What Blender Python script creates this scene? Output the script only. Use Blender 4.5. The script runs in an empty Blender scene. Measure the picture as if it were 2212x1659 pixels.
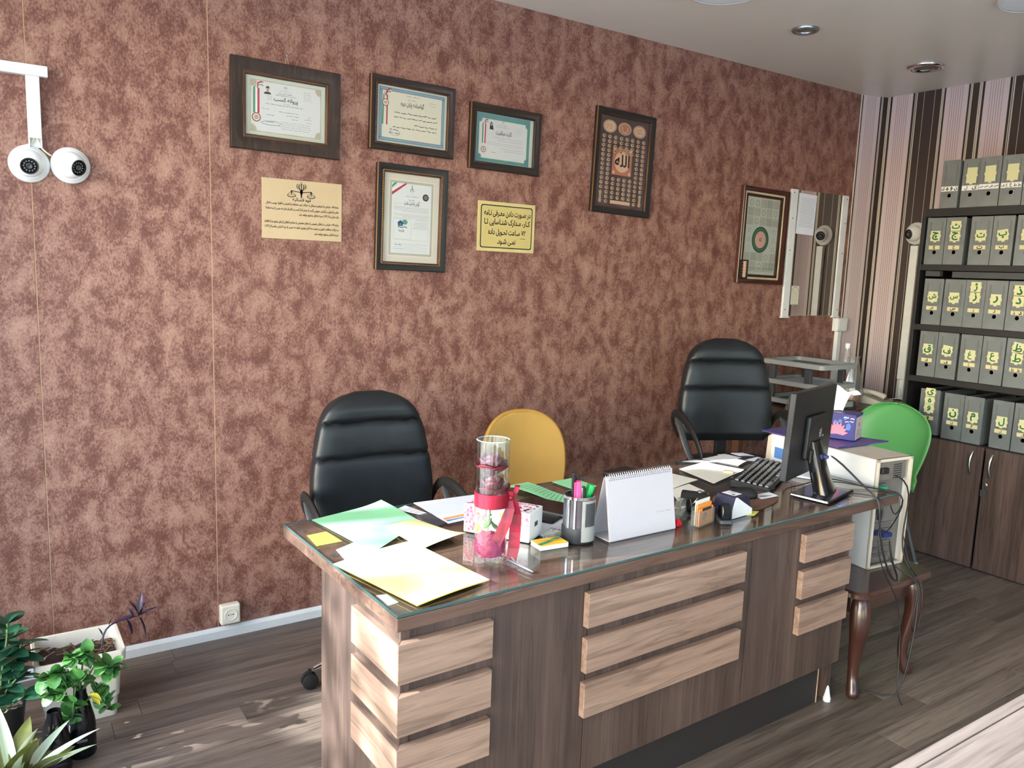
import bpy, bmesh, math, random
from mathutils import Vector, Matrix
random.seed(11)
PI = math.pi
C = bpy.context.scene.collection
SC = bpy.context.scene

# ------------------------------------------------------------------ camera, sky, sun, exposure
def make_camera():
    f, yaw, pitch, roll, d, h = 1717.513, 0.591651, 0.142747, 0.0355956, 3.33888, 1.6
    cy, sy, cp, sp, cr, sr = math.cos(yaw), math.sin(yaw), math.cos(pitch), math.sin(pitch), math.cos(roll), math.sin(roll)
    fw = Vector((sy*cp, cy*cp, -sp)); r = Vector((cy, -sy, 0)); u = r.cross(fw)
    r2 = cr*r + sr*u; u2 = -sr*r + cr*u
    cam = bpy.data.cameras.new('camera'); o = bpy.data.objects.new('camera', cam); C.objects.link(o)
    m = Matrix.Identity(4)
    for i in range(3):
        m[i][0] = r2[i]; m[i][1] = u2[i]; m[i][2] = -fw[i]
    m.translation = Vector((0, -d, h)); o.matrix_world = m
    cam.sensor_width = 36; cam.lens = f/2212*36; cam.clip_start = 0.05; cam.clip_end = 200
    SC.camera = o
make_camera()
SC.view_settings.view_transform = 'Standard'; SC.view_settings.look = 'None'
SC.view_settings.gamma = 1; SC.view_settings.use_curve_mapping = False
SC.view_settings.exposure = 0.42
try:
    SC.cycles.use_denoising = True; SC.cycles.denoiser = 'OPENIMAGEDENOISE'
    SC.cycles.max_bounces = 10; SC.cycles.diffuse_bounces = 5; SC.cycles.transparent_max_bounces = 24
    SC.cycles.caustics_reflective = False; SC.cycles.caustics_refractive = False
    SC.cycles.sample_clamp_indirect = 6
except Exception: pass
SUN_EL, SUN_AZ = math.radians(28), math.radians(-14)         # travels towards +X, a little -Y
w = bpy.data.worlds.new('sky'); SC.world = w; w.use_nodes = True
nt = w.node_tree; bg = nt.nodes['Background']
sky = nt.nodes.new('ShaderNodeTexSky'); sky.sky_type = 'NISHITA'; sky.sun_disc = False
sky.sun_elevation = SUN_EL; sky.sun_rotation = math.radians(270-14)
sky.air_density = 1.0; sky.dust_density = 1.0
nt.links.new(sky.outputs[0], bg.inputs[0]); bg.inputs[1].default_value = 0.85
sun = bpy.data.lights.new('sun', 'SUN'); so = bpy.data.objects.new('sun', sun); C.objects.link(so)
sun.energy = 15.5; sun.angle = math.radians(0.53); sun.color = (0.98, 0.985, 1.0)
sd = Vector((math.cos(SUN_AZ)*math.cos(SUN_EL), math.sin(SUN_AZ)*math.cos(SUN_EL), -math.sin(SUN_EL)))
so.rotation_euler = sd.to_track_quat('-Z', 'Y').to_euler(); so.location = (-6, 2, 5)

# ------------------------------------------------------------------ materials
def lin(c):
    return tuple(((v/255)/12.92 if v/255 <= 0.04045 else ((v/255+0.055)/1.055)**2.4) for v in c) + (1,)
MATS = {}
class N:
    def __init__(s, name):
        s.m = bpy.data.materials.new(name); s.m.use_nodes = True; s.t = s.m.node_tree
        s.b = s.t.nodes['Principled BSDF']; MATS[name] = s.m
    def n(s, ty, **k):
        x = s.t.nodes.new('ShaderNode'+ty)
        for a, v in k.items(): setattr(x, a, v)
        return x
    def l(s, a, b): s.t.links.new(a, b)
    def math(s, op, a, b=None, c=None):
        x = s.n('Math', operation=op)
        for i, v in enumerate((a, b, c)):
            if v is None: continue
            if isinstance(v, (int, float)): x.inputs[i].default_value = v
            else: s.l(v, x.inputs[i])
        return x.outputs[0]
    def ramp(s, fac, stops, interp='LINEAR'):
        r = s.n('ValToRGB'); r.color_ramp.interpolation = interp; e = r.color_ramp.elements
        e[0].position = stops[0][0]; e[0].color = stops[0][1]; e[1].position = stops[1][0]; e[1].color = stops[1][1]
        for p, c in stops[2:]:
            q = e.new(p); q.color = c
        s.l(fac, r.inputs[0]); return r
    def coord(s, kind='Object', scale=(1, 1, 1), loc=(0, 0, 0), rot=(0, 0, 0)):
        if kind == 'Position': src = s.n('NewGeometry').outputs['Position']
        else: src = s.n('TexCoord').outputs[kind]
        mp = s.n('Mapping'); mp.inputs['Scale'].default_value = scale; mp.inputs['Location'].default_value = loc
        mp.inputs['Rotation'].default_value = rot
        s.l(src, mp.inputs[0]); return mp.outputs[0]
    def noise(s, v, scale=5, detail=4, rough=.55, dist=0):
        x = s.n('TexNoise'); x.inputs['Scale'].default_value = scale; x.inputs['Detail'].default_value = detail
        x.inputs['Roughness'].default_value = rough; x.inputs['Distortion'].default_value = dist
        s.l(v, x.inputs['Vector']); return x.outputs[0]
    def mix(s, a, b, fac, mode='MIX'):
        x = s.n('Mix', data_type='RGBA', blend_type=mode)
        for sock, v in ((x.inputs[0], fac), (x.inputs[6], a), (x.inputs[7], b)):
            if isinstance(v, (int, float)): sock.default_value = v
            elif isinstance(v, tuple): sock.default_value = v
            else: s.l(v, sock)
        return x.outputs[2]
    def bump(s, h, strength=.2, dist=.002):
        x = s.n('Bump'); x.inputs['Strength'].default_value = strength; x.inputs['Distance'].default_value = dist
        s.l(h, x.inputs['Height']); s.l(x.outputs[0], s.b.inputs['Normal'])

def plain(name, c, rough=.5, metal=0, var=.06, bump=0, bscale=200, coat=0, spec=.5, sss=0):
    g = N(name); b = g.b
    v = g.coord('Object'); n = g.noise(v, 9, 3)
    d = tuple(x*(1-var) for x in lin(c)[:3])+(1,); e = tuple(min(1, x*(1+var)) for x in lin(c)[:3])+(1,)
    g.l(g.ramp(n, [(.3, d), (.7, e)]).outputs[0], b.inputs['Base Color'])
    b.inputs['Roughness'].default_value = rough; b.inputs['Metallic'].default_value = metal
    b.inputs['Specular IOR Level'].default_value = spec
    b.inputs['Coat Weight'].default_value = coat; b.inputs['Coat Roughness'].default_value = .15
    if bump: g.bump(g.noise(v, bscale, 2), bump, .001)
    return g.m

def wood(name, cols, axis=0, across=28, rough=.5, streak=.35, kind='Object', rnd=False, lenscale=1.1, bump=.12, spec=.4):
    g = N(name)
    sc = [across]*3; sc[axis] = lenscale
    v = g.coord(kind, tuple(sc))
    if rnd:
        oi = g.n('ObjectInfo'); ad = g.n('VectorMath', operation='ADD'); g.l(v, ad.inputs[0])
        cb = g.n('CombineXYZ'); q = g.math('MULTIPLY', oi.outputs['Random'], 53.0)
        for i in range(3): g.l(q, cb.inputs[i])
        g.l(cb.outputs[0], ad.inputs[1]); v = ad.outputs[0]
    n1 = g.noise(v, .5, 6, .6, .7)
    col = g.ramp(n1, [(.3, lin(cols[0])), (.5, lin(cols[1])), (.72, lin(cols[2]))]).outputs[0]
    n2 = g.noise(v, 1.3, 3, .5, 1.2)
    st = g.ramp(n2, [(.52, (1, 1, 1, 1)), (.60, (1-streak,)*3+(1,)), (.66, (1, 1, 1, 1))]).outputs[0]
    col = g.mix(col, st, 1.0, 'MULTIPLY')
    n3 = g.noise(v, 6, 2)
    col = g.mix(col, g.ramp(n3, [(.3, (.82, .82, .82, 1)), (.7, (1.08, 1.08, 1.08, 1))]).outputs[0], 1.0, 'MULTIPLY')
    if rnd:
        rr = g.ramp(oi.outputs['Random'], [(0, (.78, .78, .78, 1)), (1, (1.2, 1.17, 1.14, 1))]).outputs[0]
        col = g.mix(col, rr, 1.0, 'MULTIPLY')
    g.l(col, g.b.inputs['Base Color']); g.b.inputs['Roughness'].default_value = rough
    g.b.inputs['Specular IOR Level'].default_value = spec
    if bump: g.bump(n3, bump, .001)
    return g.m

def clear(name, tint=(1, 1, 1), rough=.02, ior=1.45, base=0.0, dens=0.0, spec=1.0):
    """thin clear pane: see-through with a mirror-like sheen that follows the viewing angle"""
    g = N(name); t = g.t; t.nodes.remove(g.b)
    tr = g.n('BsdfTransparent'); tr.inputs[0].default_value = tint+(1,)
    gl = g.n('BsdfGlossy'); gl.inputs['Roughness'].default_value = rough; gl.inputs[0].default_value = (spec, spec, spec, 1)
    ge = g.n('NewGeometry'); dt = g.n('VectorMath', operation='DOT_PRODUCT'); g.l(ge.outputs['Normal'], dt.inputs[0]); g.l(ge.outputs['Incoming'], dt.inputs[1])
    f0 = ((ior-1)/(ior+1))**2
    c = g.math('SUBTRACT', 1.0, g.math('ABSOLUTE', dt.outputs['Value'])); fr = g.math('MULTIPLY_ADD', g.math('POWER', c, 5.0), 1-f0, f0+base)
    m = g.n('MixShader'); g.l(fr, m.inputs[0]); g.l(tr.outputs[0], m.inputs[1]); g.l(gl.outputs[0], m.inputs[2])
    out = m
    if dens:
        df = g.n('BsdfDiffuse'); df.inputs[0].default_value = tint+(1,)
        m2 = g.n('MixShader'); m2.inputs[0].default_value = dens; g.l(m.outputs[0], m2.inputs[1]); g.l(df.outputs[0], m2.inputs[2]); out = m2
    g.l(out.outputs[0], t.nodes['Material Output'].inputs[0])
    return g.m

def leafmat(name, c1, c2, stripe=None, axis=0, rough=.35):
    g = N(name); v = g.coord('Object')
    n = g.noise(v, 30, 3)
    col = g.ramp(n, [(.3, lin(c1)), (.7, lin(c2))]).outputs[0]
    if stripe:
        sx = g.n('SeparateXYZ'); g.l(g.n('TexCoord').outputs['Object'], sx.inputs[0])
        a = g.math('ABSOLUTE', sx.outputs[1])
        col = g.mix(col, lin(stripe), g.ramp(a, [(.10, (1, 1, 1, 1)), (.22, (0, 0, 0, 1))]).outputs[0])
    g.l(col, g.b.inputs['Base Color']); g.b.inputs['Roughness'].default_value = rough
    g.b.inputs['Transmission Weight'].default_value = 0
    g.b.inputs['Subsurface Weight'].default_value = 0
    return g.m

def wallpaper():
    g = N('damask_wallpaper')
    v = g.coord('Position', (13.5, 13.5, 9.5)); big = g.noise(v, 1, 5, .66, .35)
    v2 = g.coord('Position', (130, 130, 85)); mid = g.noise(v2, 1, 4, .7, .6)
    v3 = g.coord('Position', (420, 420, 110)); fine = g.noise(v3, 1, 2, .6)
    s = g.math('ADD', g.math('MULTIPLY', big, 1.0), g.math('MULTIPLY', mid, .72)); s = g.math('ADD', s, g.math('MULTIPLY', fine, .38))
    s = g.math('DIVIDE', s, 2.10)
    col = g.ramp(s, [(.39, lin((94, 57, 49))), (.46, lin((112, 73, 63))), (.515, lin((141, 102, 90))), (.61, lin((168, 131, 115)))]).outputs[0]
    # a few small scuffs of bare board
    v4 = g.coord('Position', (14, 14, 14)); sc = g.noise(v4, 1.7, 6, .8)
    col = g.mix(col, lin((205, 180, 160)), g.ramp(sc, [(.735, (0, 0, 0, 1)), (.75, (.8, .8, .8, 1))]).outputs[0])
    g.l(col, g.b.inputs['Base Color']); g.b.inputs['Roughness'].default_value = .55
    g.b.inputs['Specular IOR Level'].default_value = .35
    g.bump(g.math('ADD', mid, fine), .25, .0015)
    return g.m

def stripes():
    g = N('striped_wallpaper')
    sx = g.n('SeparateXYZ'); g.l(g.n('TexCoord').outputs['UV'], sx.inputs[0]); u = sx.outputs[0]
    P = .599
    q = g.math('ADD', u, P*4-.098); q = g.math('MODULO', q, P)             # 0 at the start of a pink band
    pink, blk, bge, brn = lin((202, 186, 190)), lin((36, 30, 29)), lin((200, 191, 178)), lin((54, 42, 39))
    S = [(0, pink), (.141, blk), (.155, bge), (.161, brn), (.164, bge), (.171, brn), (.2165, bge), (.2195, brn), (.286, bge), (.289, brn),
         (.330, bge), (.337, brn), (.340, bge), (.347, blk), (.359, pink), (.500, blk), (.511, bge), (.516, brn), (.519, bge), (.526, brn),
         (.566, bge), (.572, brn), (.575, bge), (.583, blk), (.598, pink)]
    col = g.ramp(g.math('DIVIDE', q, P), [(p/P, c) for p, c in S], 'CONSTANT').outputs[0]
    # six fine dark lines down each pink band
    def lines(a):
        r = g.math('SUBTRACT', q, a); k = g.math('MODULO', g.math('ADD', r, 10*.0142), .0142)
        on = g.math('LESS_THAN', k, .0020)
        return g.math('MULTIPLY', on, g.math('MULTIPLY', g.math('GREATER_THAN', r, -.001), g.math('LESS_THAN', r, .0735)))
    ln = g.math('ADD', lines(.034), lines(.393))
    col = g.mix(col, lin((70, 52, 50)), ln)
    n = g.noise(g.coord('Position', (400, 400, 400)), 1, 2)
    col = g.mix(col, g.ramp(n, [(.3, (.9, .9, .9, 1)), (.7, (1.06, 1.06, 1.06, 1))]).outputs[0], 1.0, 'MULTIPLY')
    g.l(col, g.b.inputs['Base Color']); g.b.inputs['Roughness'].default_value = .6; g.bump(n, .1, .0008)
    return g.m

def frame_bronze():
    g = N('bronzed_frame'); v = g.coord('Object', (60, 60, 9)); n = g.noise(v, 1, 5, .7, .4)
    g.l(g.ramp(n, [(.35, lin((36, 27, 23))), (.55, lin((54, 39, 31))), (.75, lin((84, 62, 46)))]).outputs[0], g.b.inputs['Base Color'])
    g.b.inputs['Roughness'].default_value = .38; g.b.inputs['Metallic'].default_value = .25
    return g.m

def leather():
    g = N('black_leather'); v = g.coord('Object'); n = g.noise(v, 340, 2); n2 = g.noise(v, 14, 3)
    g.l(g.ramp(n2, [(.3, lin((20, 23, 26))), (.7, lin((28, 32, 36)))]).outputs[0], g.b.inputs['Base Color'])
    g.b.inputs['Roughness'].default_value = .42; g.bump(n, .12, .0006)
    return g.m

wallpaper(); stripes(); frame_bronze(); leather()
plain('white_plastic', (222, 225, 226), .4); plain('cream_plastic', (214, 208, 188), .45); plain('seam_board', (206, 170, 138), .8)
plain('ivory_plastic', (226, 220, 206), .45); plain('planter_white', (220, 215, 202), .5, var=.08)
plain('black_plastic', (24, 25, 27), .35); plain('matte_black', (20, 20, 21), .6); plain('dark_grey_plastic', (62, 65, 68), .45)
plain('monitor_black', (26, 28, 31), .3, bump=.05, bscale=500); plain('gloss_black', (16, 18, 21), .12)
plain('grey_plastic', (150, 152, 150), .45); plain('mid_grey', (110, 112, 112), .5); plain('lens_glass', (22, 24, 30), .08); plain('led_grey', (120, 124, 130), .2)
plain('chrome', (222, 224, 228), .12, 1, var=.02); plain('steel', (165, 168, 170), .3, .9); plain('gold', (172, 128, 82), .34, .75); plain('walnut_frame', (40, 30, 26), .4, var=.2); plain('dark_gilt', (84, 60, 42), .35, .6, var=.25); plain('kick_black', (42, 37, 36), .6)
plain('tube_grey', (104, 110, 112), .4, .5)
plain('paper_white', (218, 220, 224), .85, var=.015); plain('paper_offwhite', (226, 224, 212), .85, var=.02); plain('paper_blueish', (222, 228, 240), .85, var=.02)
plain('paper_green', (138, 204, 154), .85, var=.02); plain('paper_yellow', (228, 224, 156), .85, var=.02); plain('paper_cream', (226, 218, 156), .85, var=.02)
plain('paper_lime', (196, 202, 90), .85, var=.02); plain('cup_black', (40, 42, 46), .4); plain('note_gold', (222, 176, 52), .6, var=.1); plain('paper_edge_yellow', (228, 208, 90), .8, var=.02)
plain('sticky_yellow', (204, 203, 158), .85, var=.02); plain('label_yellow', (206, 197, 152), .85, var=.02); plain('label_white', (226, 226, 222), .85, var=.02)
plain('doc_grey', (206, 208, 206), .8, var=.015); plain('doc_cream', (214, 210, 190), .8, var=.015); plain('mat_board', (208, 200, 186), .85, var=.02); plain('mat_grey', (178, 174, 162), .85)
plain('doc_white', (216, 218, 216), .8, var=.015); plain('doc_teal', (92, 140, 146), .75, var=.12); plain('doc_blue', (70, 122, 150), .75); plain('doc_pale_green', (190, 198, 184), .8, var=.02)
plain('sign_gold', (188, 164, 128), .35, var=.03); plain('sign_yellow', (196, 178, 114), .35, var=.03); plain('sign_rim', (204, 188, 130), .3)
plain('ink_black', (22, 20, 20), .7, var=0); plain('ink_grey', (120, 122, 124), .8, var=0); plain('ink_blue', (52, 84, 150), .7, var=0); plain('ink_pale', (150, 152, 156), .8, var=0)
plain('ink_green', (24, 92, 48), .7, var=0); plain('flag_green', (52, 140, 98), .7); plain('flag_red', (178, 44, 66), .7); plain('flag_white', (226, 226, 222), .7)
plain('seal_brown', (120, 62, 54), .7); plain('logo_navy', (28, 74, 124), .7); plain('logo_teal', (84, 144, 128), .7); plain('corner_tan', (180, 170, 148), .8, var=.2)
plain('skin', (196, 158, 136), .7); plain('dark_cloth', (30, 30, 34), .8)
plain('plum_card', (74, 56, 58), .75, var=.06); plain('medal_tan', (178, 152, 122), .6, var=.15); plain('tile_copper', (178, 112, 84), .6, var=.1); plain('tile_cream', (216, 176, 146), .6)
plain('mahogany', (66, 34, 28), .28, var=.2, coat=.3); plain('rope_cream', (190, 178, 150), .6, var=.15); plain('olive_card', (84, 78, 62), .7, var=.15)
plain('rosette_pink', (212, 170, 156), .7); plain('rosette_green', (66, 112, 86), .7); plain('rosette_dark', (22, 48, 36), .7); plain('tile_grey', (160, 166, 154), .8, var=.1); plain('wall_white', (214, 208, 198), .7)
plain('green_plastic', (96, 168, 98), .38, var=.03); plain('mustard', (178, 140, 70), .7, var=.04, bump=.1, bscale=500); plain('mustard_dark', (172, 130, 58), .6)
plain('file_grey', (122, 128, 130), .42, .5, var=.14); plain('file_groove', (112, 114, 112), .5, .4); plain('file_dark', (38, 40, 42), .7); plain('file_content', (46, 34, 38), .8, var=.3)
plain('shelf_black', (26, 25, 26), .5); plain('tower_white', (224, 226, 228), .4); plain('tower_beige', (206, 196, 180), .45); plain('tower_inside', (120, 116, 110), .55, .3, var=.15)
plain('cable_black', (22, 23, 25), .5); plain('plug_blue', (34, 48, 110), .45); plain('ps2_green', (36, 168, 128), .45)
plain('folder_purple', (74, 66, 132), .4); plain('tissue_navy', (36, 36, 112), .35, var=.2); plain('tissue_side', (196, 184, 178), .5); plain('lotus_pink', (222, 118, 140), .45, var=.25); plain('lotus_blue', (66, 116, 206), .4)
plain('tissue_white', (240, 242, 246), .9); plain('tissue_box_white', (240, 240, 240), .6); plain('tissue_pink', (226, 138, 168), .6, var=.25); plain('butterfly_blue', (52, 150, 210), .6); plain('butterfly_pink', (226, 66, 140), .6); plain('print_orange', (238, 150, 84), .6)
plain('ribbon_red', (134, 8, 38), .3, var=.08); plain('glass_lip_grey', (150, 172, 168), .15); plain('calendar_white', (186, 184, 192), .8, var=.015); plain('rose_red', (92, 6, 26), .55, var=.2); plain('stem_green', (84, 112, 66), .6); plain('sand_pink', (170, 52, 100), .85, var=.25, bump=1, bscale=260)
plain('marker_pink', (240, 70, 128), .35); plain('marker_green', (22, 176, 88), .35); plain('pen_white', (206, 202, 204), .4); plain('pen_silver', (170, 176, 188), .25, .7)
plain('orange_card', (232, 146, 60), .6); plain('navy_plastic', (36, 34, 58), .3); plain('red_plastic', (196, 24, 40), .3); plain('eraser_cream', (214, 204, 176), .7)
plain('soil', (62, 46, 38), .95, var=.4); plain('bark_chip', (120, 92, 72), .9, var=.3); plain('mouse_pad', (104, 72, 58), .8, var=.15)
plain('concrete', (222, 221, 220), .9, var=.12); plain('aluminium', (176, 178, 180), .4, .6); plain('trunk', (92, 74, 60), .9)
plain('wood_feet', (58, 34, 28), .28, var=.2, coat=.4); plain('table_brown', (92, 62, 48), .35, var=.15); plain('raw_chip', (196, 164, 128), .8, var=.2); plain('print_blue', (86, 130, 196), .7)
plain('screen_dark', (12, 13, 16), .08); plain('food_brown', (168, 108, 66), .7, var=.3); plain('bottle_red', (190, 60, 40), .5); plain('phone_ivory', (206, 198, 180), .4)
plain('tree_leaf', (70, 96, 52), .6, var=.25)
wood('floor_wood', [(92, 81, 74), (116, 104, 95), (138, 125, 115)], 0, 30, .42, .4, 'Object', True, 1.4)
wood('desk_dark', [(66, 53, 48), (80, 65, 59), (98, 81, 73)], 2, 24, .45, .3, lenscale=.9)
wood('desk_top_wood', [(78, 60, 52), (96, 74, 64), (118, 94, 80)], 0, 24, .4, .35, lenscale=.9)
wood('slat_light', [(134, 110, 95), (151, 125, 109), (165, 139, 123)], 0, 20, .5, .32, lenscale=1.3)
wood('slat_light_side', [(134, 110, 95), (151, 125, 109), (165, 139, 123)], 1, 20, .5, .32, lenscale=1.3)
wood('cabinet_wood', [(66, 54, 50), (84, 69, 64), (106, 88, 82)], 2, 22, .45, .4, lenscale=1.0)
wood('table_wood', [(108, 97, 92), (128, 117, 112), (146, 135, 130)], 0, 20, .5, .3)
clear('pane_glass', (.97, .99, .98)); clear('desk_glass', (.965, .98, .975), .02, 1.5); clear('frame_glass', (.98, .98, .98), .03, 1.4)
clear('vase_glass', (.94, .975, .97), .02, 1.5, .02); clear('smoke_plastic', (.42, .42, .46), .3, 1.35, .0, .12, .3); clear('clear_bag', (.9, .9, .88), .2, 1.45, .08, .10)
clear('acrylic', (.9, .92, .9), .05, 1.45, .04, .06); clear('tape_clear', (.86, .88, .82), .1, 1.45, .04, .15)
g = N("glass_edge"); g.b.inputs['Base Color'].default_value = lin((60, 84, 83)); g.b.inputs['Roughness'].default_value = .15
g = N('ceiling_pvc'); v = g.coord('Position', (3, 3, 3)); g.l(g.ramp(g.noise(v, 1, 2), [(.3, lin((226, 221, 210))), (.7, lin((230, 225, 214)))]).outputs[0], g.b.inputs['Base Color'])
g.b.inputs['Roughness'].default_value = .33; g.b.inputs['Specular IOR Level'].default_value = .6
g = N('mirror_silver'); g.b.inputs['Base Color'].default_value = (.82, .82, .82, 1); g.b.inputs['Metallic'].default_value = 1; g.b.inputs['Roughness'].default_value = .02
g = N('lamp_diffuser'); g.b.inputs['Base Color'].default_value = (.8, .85, .9, 1); g.b.inputs['Roughness'].default_value = .4  # plain blue-white diffuser of a lamp that is off, no emission
leafmat('leaf_jade', (54, 104, 56), (92, 148, 72)); leafmat('leaf_dark', (22, 58, 44), (40, 84, 58)); leafmat('leaf_purple', (44, 32, 56), (66, 50, 76))
leafmat('leaf_striped', (70, 104, 62), (110, 140, 80), (206, 220, 190)); leafmat('leaf_olive', (88, 94, 48), (124, 128, 64)); leafmat('leaf_yellow', (206, 196, 60), (222, 214, 96))
M = MATS

# ------------------------------------------------------------------ mesh helpers
class MB:
    def __init__(s): s.bm = bmesh.new()
    def face(s, vs, m=0):
        try:
            f = s.bm.faces.new([s.bm.verts.new(v) for v in vs]); f.material_index = m; return f
        except ValueError: return None
    def box(s, x0, x1, y0, y1, z0, z1, m=0, T=None):
        P = [(x, y, z) for z in (z0, z1) for y in (y0, y1) for x in (x0, x1)]
        if T is not None: P = [T @ Vector(p) for p in P]
        v = [s.bm.verts.new(p) for p in P]
        for q in ((0, 2, 3, 1), (4, 5, 7, 6), (0, 1, 5, 4), (2, 6, 7, 3), (0, 4, 6, 2), (1, 3, 7, 5)):
            f = s.bm.faces.new([v[i] for i in q]); f.material_index = m
        return s
    def rings(s, rings, m=0, cap=(True, True), closed=False):
        R = [[s.bm.verts.new(p) for p in r] for r in rings]; n = len(R[0])
        L = len(R)
        for i in range(L if closed else L-1):
            a, b = R[i], R[(i+1) % L]
            for j in range(n):
                try:
                    f = s.bm.faces.new((a[j], a[(j+1) % n], b[(j+1) % n], b[j])); f.material_index = m
                except ValueError: pass
        if not closed:
            for k, r in ((0, R[0][::-1]), (1, R[-1])):
                if cap[k]:
                    f = s.bm.faces.new(r); f.material_index = m
        return s
    def lathe(s, prof, seg=24, c=(0, 0, 0), m=0, cap=(True, True), T=None):
        R = []
        for r, z in prof:
            ring = [Vector((c[0]+r*math.cos(2*PI*k/seg), c[1]+r*math.sin(2*PI*k/seg), c[2]+z)) for k in range(seg)]
            if T is not None: ring = [T @ p for p in ring]
            R.append(ring)
        return s.rings(R, m, cap)
    def tube(s, path, r, seg=8, m=0, closed=False, flat=None):
        P = [Vector(p) for p in path]; L = len(P); R = []
        up = None
        for i in range(L):
            a = P[i-1] if (i > 0 or closed) else P[i]; b = P[(i+1) % L] if (i < L-1 or closed) else P[i]
            t = (b-a).normalized() if (b-a).length > 1e-9 else Vector((0, 0, 1))
            if up is None:
                up = Vector((0, 0, 1)) if abs(t.z) < .9 else Vector((0, 1, 0))
            x = t.cross(up)
            if x.length < 1e-6: x = t.cross(Vector((1, 0, 0)))
            x.normalize(); y = x.cross(t).normalized(); up = y
            rr = r[i] if isinstance(r, (list, tuple)) else r
            fx, fy = (1, 1) if flat is None else flat
            R.append([P[i]+x*rr*fx*math.cos(2*PI*k/seg)+y*rr*fy*math.sin(2*PI*k/seg) for k in range(seg)])
        return s.rings(R, m, closed=closed)
    def prism(s, pts, fn, a, b, m=0):
        """2D outline pushed from a to b; fn(u, v, w) gives the 3D point"""
        return s.rings([[fn(u, v, a) for u, v in pts], [fn(u, v, b) for u, v in pts]], m)
    def grid(s, fn, nu, nv, m=0, thick=0):
        V = [[s.bm.verts.new(fn(i/nu, j/nv)) for j in range(nv+1)] for i in range(nu+1)]
        for i in range(nu):
            for j in range(nv):
                f = s.bm.faces.new((V[i][j], V[i+1][j], V[i+1][j+1], V[i][j+1])); f.material_index = m
        return s
    def flat(s, data, fn, m=0):
        vs, fs = data
        if vs and len(vs[0]) == 3:               # print in several very thin layers
            o = Vector(fn(0, 0)); nn = (Vector(fn(1, 0))-o).cross(Vector(fn(0, 1))-o).normalized()
            V = [s.bm.verts.new(Vector(fn(p[0], p[1]))+nn*p[2]) for p in vs]
        else: V = [s.bm.verts.new(fn(*p)) for p in vs]
        for f in fs:
            try:
                q = s.bm.faces.new([V[i] for i in f]); q.material_index = m
            except ValueError: pass
        return s
    def sphere(s, c, r, seg=16, rin=10, m=0, sc=(1, 1, 1)):
        prof = []
        R = []
        for i in range(1, rin):
            a = -PI/2+PI*i/rin
            R.append([(c[0]+sc[0]*r*math.cos(a)*math.cos(2*PI*k/seg), c[1]+sc[1]*r*math.cos(a)*math.sin(2*PI*k/seg), c[2]+sc[2]*r*math.sin(a)) for k in range(seg)])
        return s.rings(R, m)
    def build(s, name, mats, parent=None, smooth=None, bevel=0, solid=0, seg=2, label=None, kind=None, subsurf=0, fix=True):
        me = bpy.data.meshes.new(name)
        if fix: bmesh.ops.recalc_face_normals(s.bm, faces=s.bm.faces)
        s.bm.to_mesh(me); s.bm.free()
        for k in (mats if isinstance(mats, (list, tuple)) else [mats]): me.materials.append(M[k])
        if smooth is not None and len(me.polygons):
            me.shade_smooth()
            if smooth < 180: me.set_sharp_from_angle(angle=math.radians(smooth))
        o = bpy.data.objects.new(name, me); C.objects.link(o)
        if parent is not None: o.parent = parent
        if solid:
            md = o.modifiers.new('solid', 'SOLIDIFY'); md.thickness = solid; md.offset = 0
        if subsurf:
            md = o.modifiers.new('sub', 'SUBSURF'); md.levels = subsurf; md.render_levels = subsurf
        if bevel:
            md = o.modifiers.new('bev', 'BEVEL'); md.width = bevel; md.segments = seg; md.limit_method = 'ANGLE'; md.angle_limit = math.radians(35)
        if label: o['label'] = label
        if kind: o['kind'] = kind
        return o

def thing(name, label, cat, loc=(0, 0, 0), rz=0, group=None, rot=None):
    o = bpy.data.objects.new(name, None); C.objects.link(o); o.empty_display_size = .05
    o.location = loc; o.rotation_euler = rot if rot else (0, 0, rz)
    o['label'] = label; o['category'] = cat
    if group: o['group'] = group
    return o
def tag(o, label, cat, group=None):
    o['label'] = label; o['category'] = cat
    if group: o['group'] = group
    return o
def dup(root, loc=None, label=None, group=None):
    r = root.copy(); C.objects.link(r)
    if loc: r.location = loc
    if label: r['label'] = label
    if group: r['group'] = group
    for ch in root.children:
        c = ch.copy(); C.objects.link(c); c.parent = r
        for q in ch.children:
            d = q.copy(); C.objects.link(d); d.parent = c
    return r
def copyobj(o, loc, rot=None, parent=None, scale=None):
    c = o.copy(); C.objects.link(c); c.location = loc
    if rot is not None: c.rotation_euler = rot
    if parent is not None: c.parent = parent
    if scale is not None: c.scale = scale
    return c

# ------------------------------------------------------------------ Persian lettering
_J = {'ا': 'FE8D FE8E', 'آ': 'FE81 FE82', 'ب': 'FE8F4', 'پ': 'FB564', 'ت': 'FE954', 'ث': 'FE994', 'ج': 'FE9D4', 'چ': 'FB7A4', 'ح': 'FEA14', 'خ': 'FEA54',
      'د': 'FEA9 FEAA', 'ذ': 'FEAB FEAC', 'ر': 'FEAD FEAE', 'ز': 'FEAF FEB0', 'ژ': 'FB8A FB8B', 'س': 'FEB14', 'ش': 'FEB54', 'ص': 'FEB94', 'ض': 'FEBD4',
      'ط': 'FEC14', 'ظ': 'FEC54', 'ع': 'FEC94', 'غ': 'FECD4', 'ف': 'FED14', 'ق': 'FED54', 'ک': 'FB8E4', 'گ': 'FB924', 'ل': 'FEDD4', 'م': 'FEE14', 'ن': 'FEE54',
      'و': 'FEED FEEE', 'ه': 'FEE94', 'ی': 'FBFC4', 'ئ': 'FE894'}
FORMS = {}
for k, s_ in _J.items():
    if ' ' in s_: FORMS[k] = [int(x, 16) for x in s_.split()]
    else:
        b0 = int(s_[:-1], 16); FORMS[k] = [b0, b0+1, b0+2, b0+3]
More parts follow.
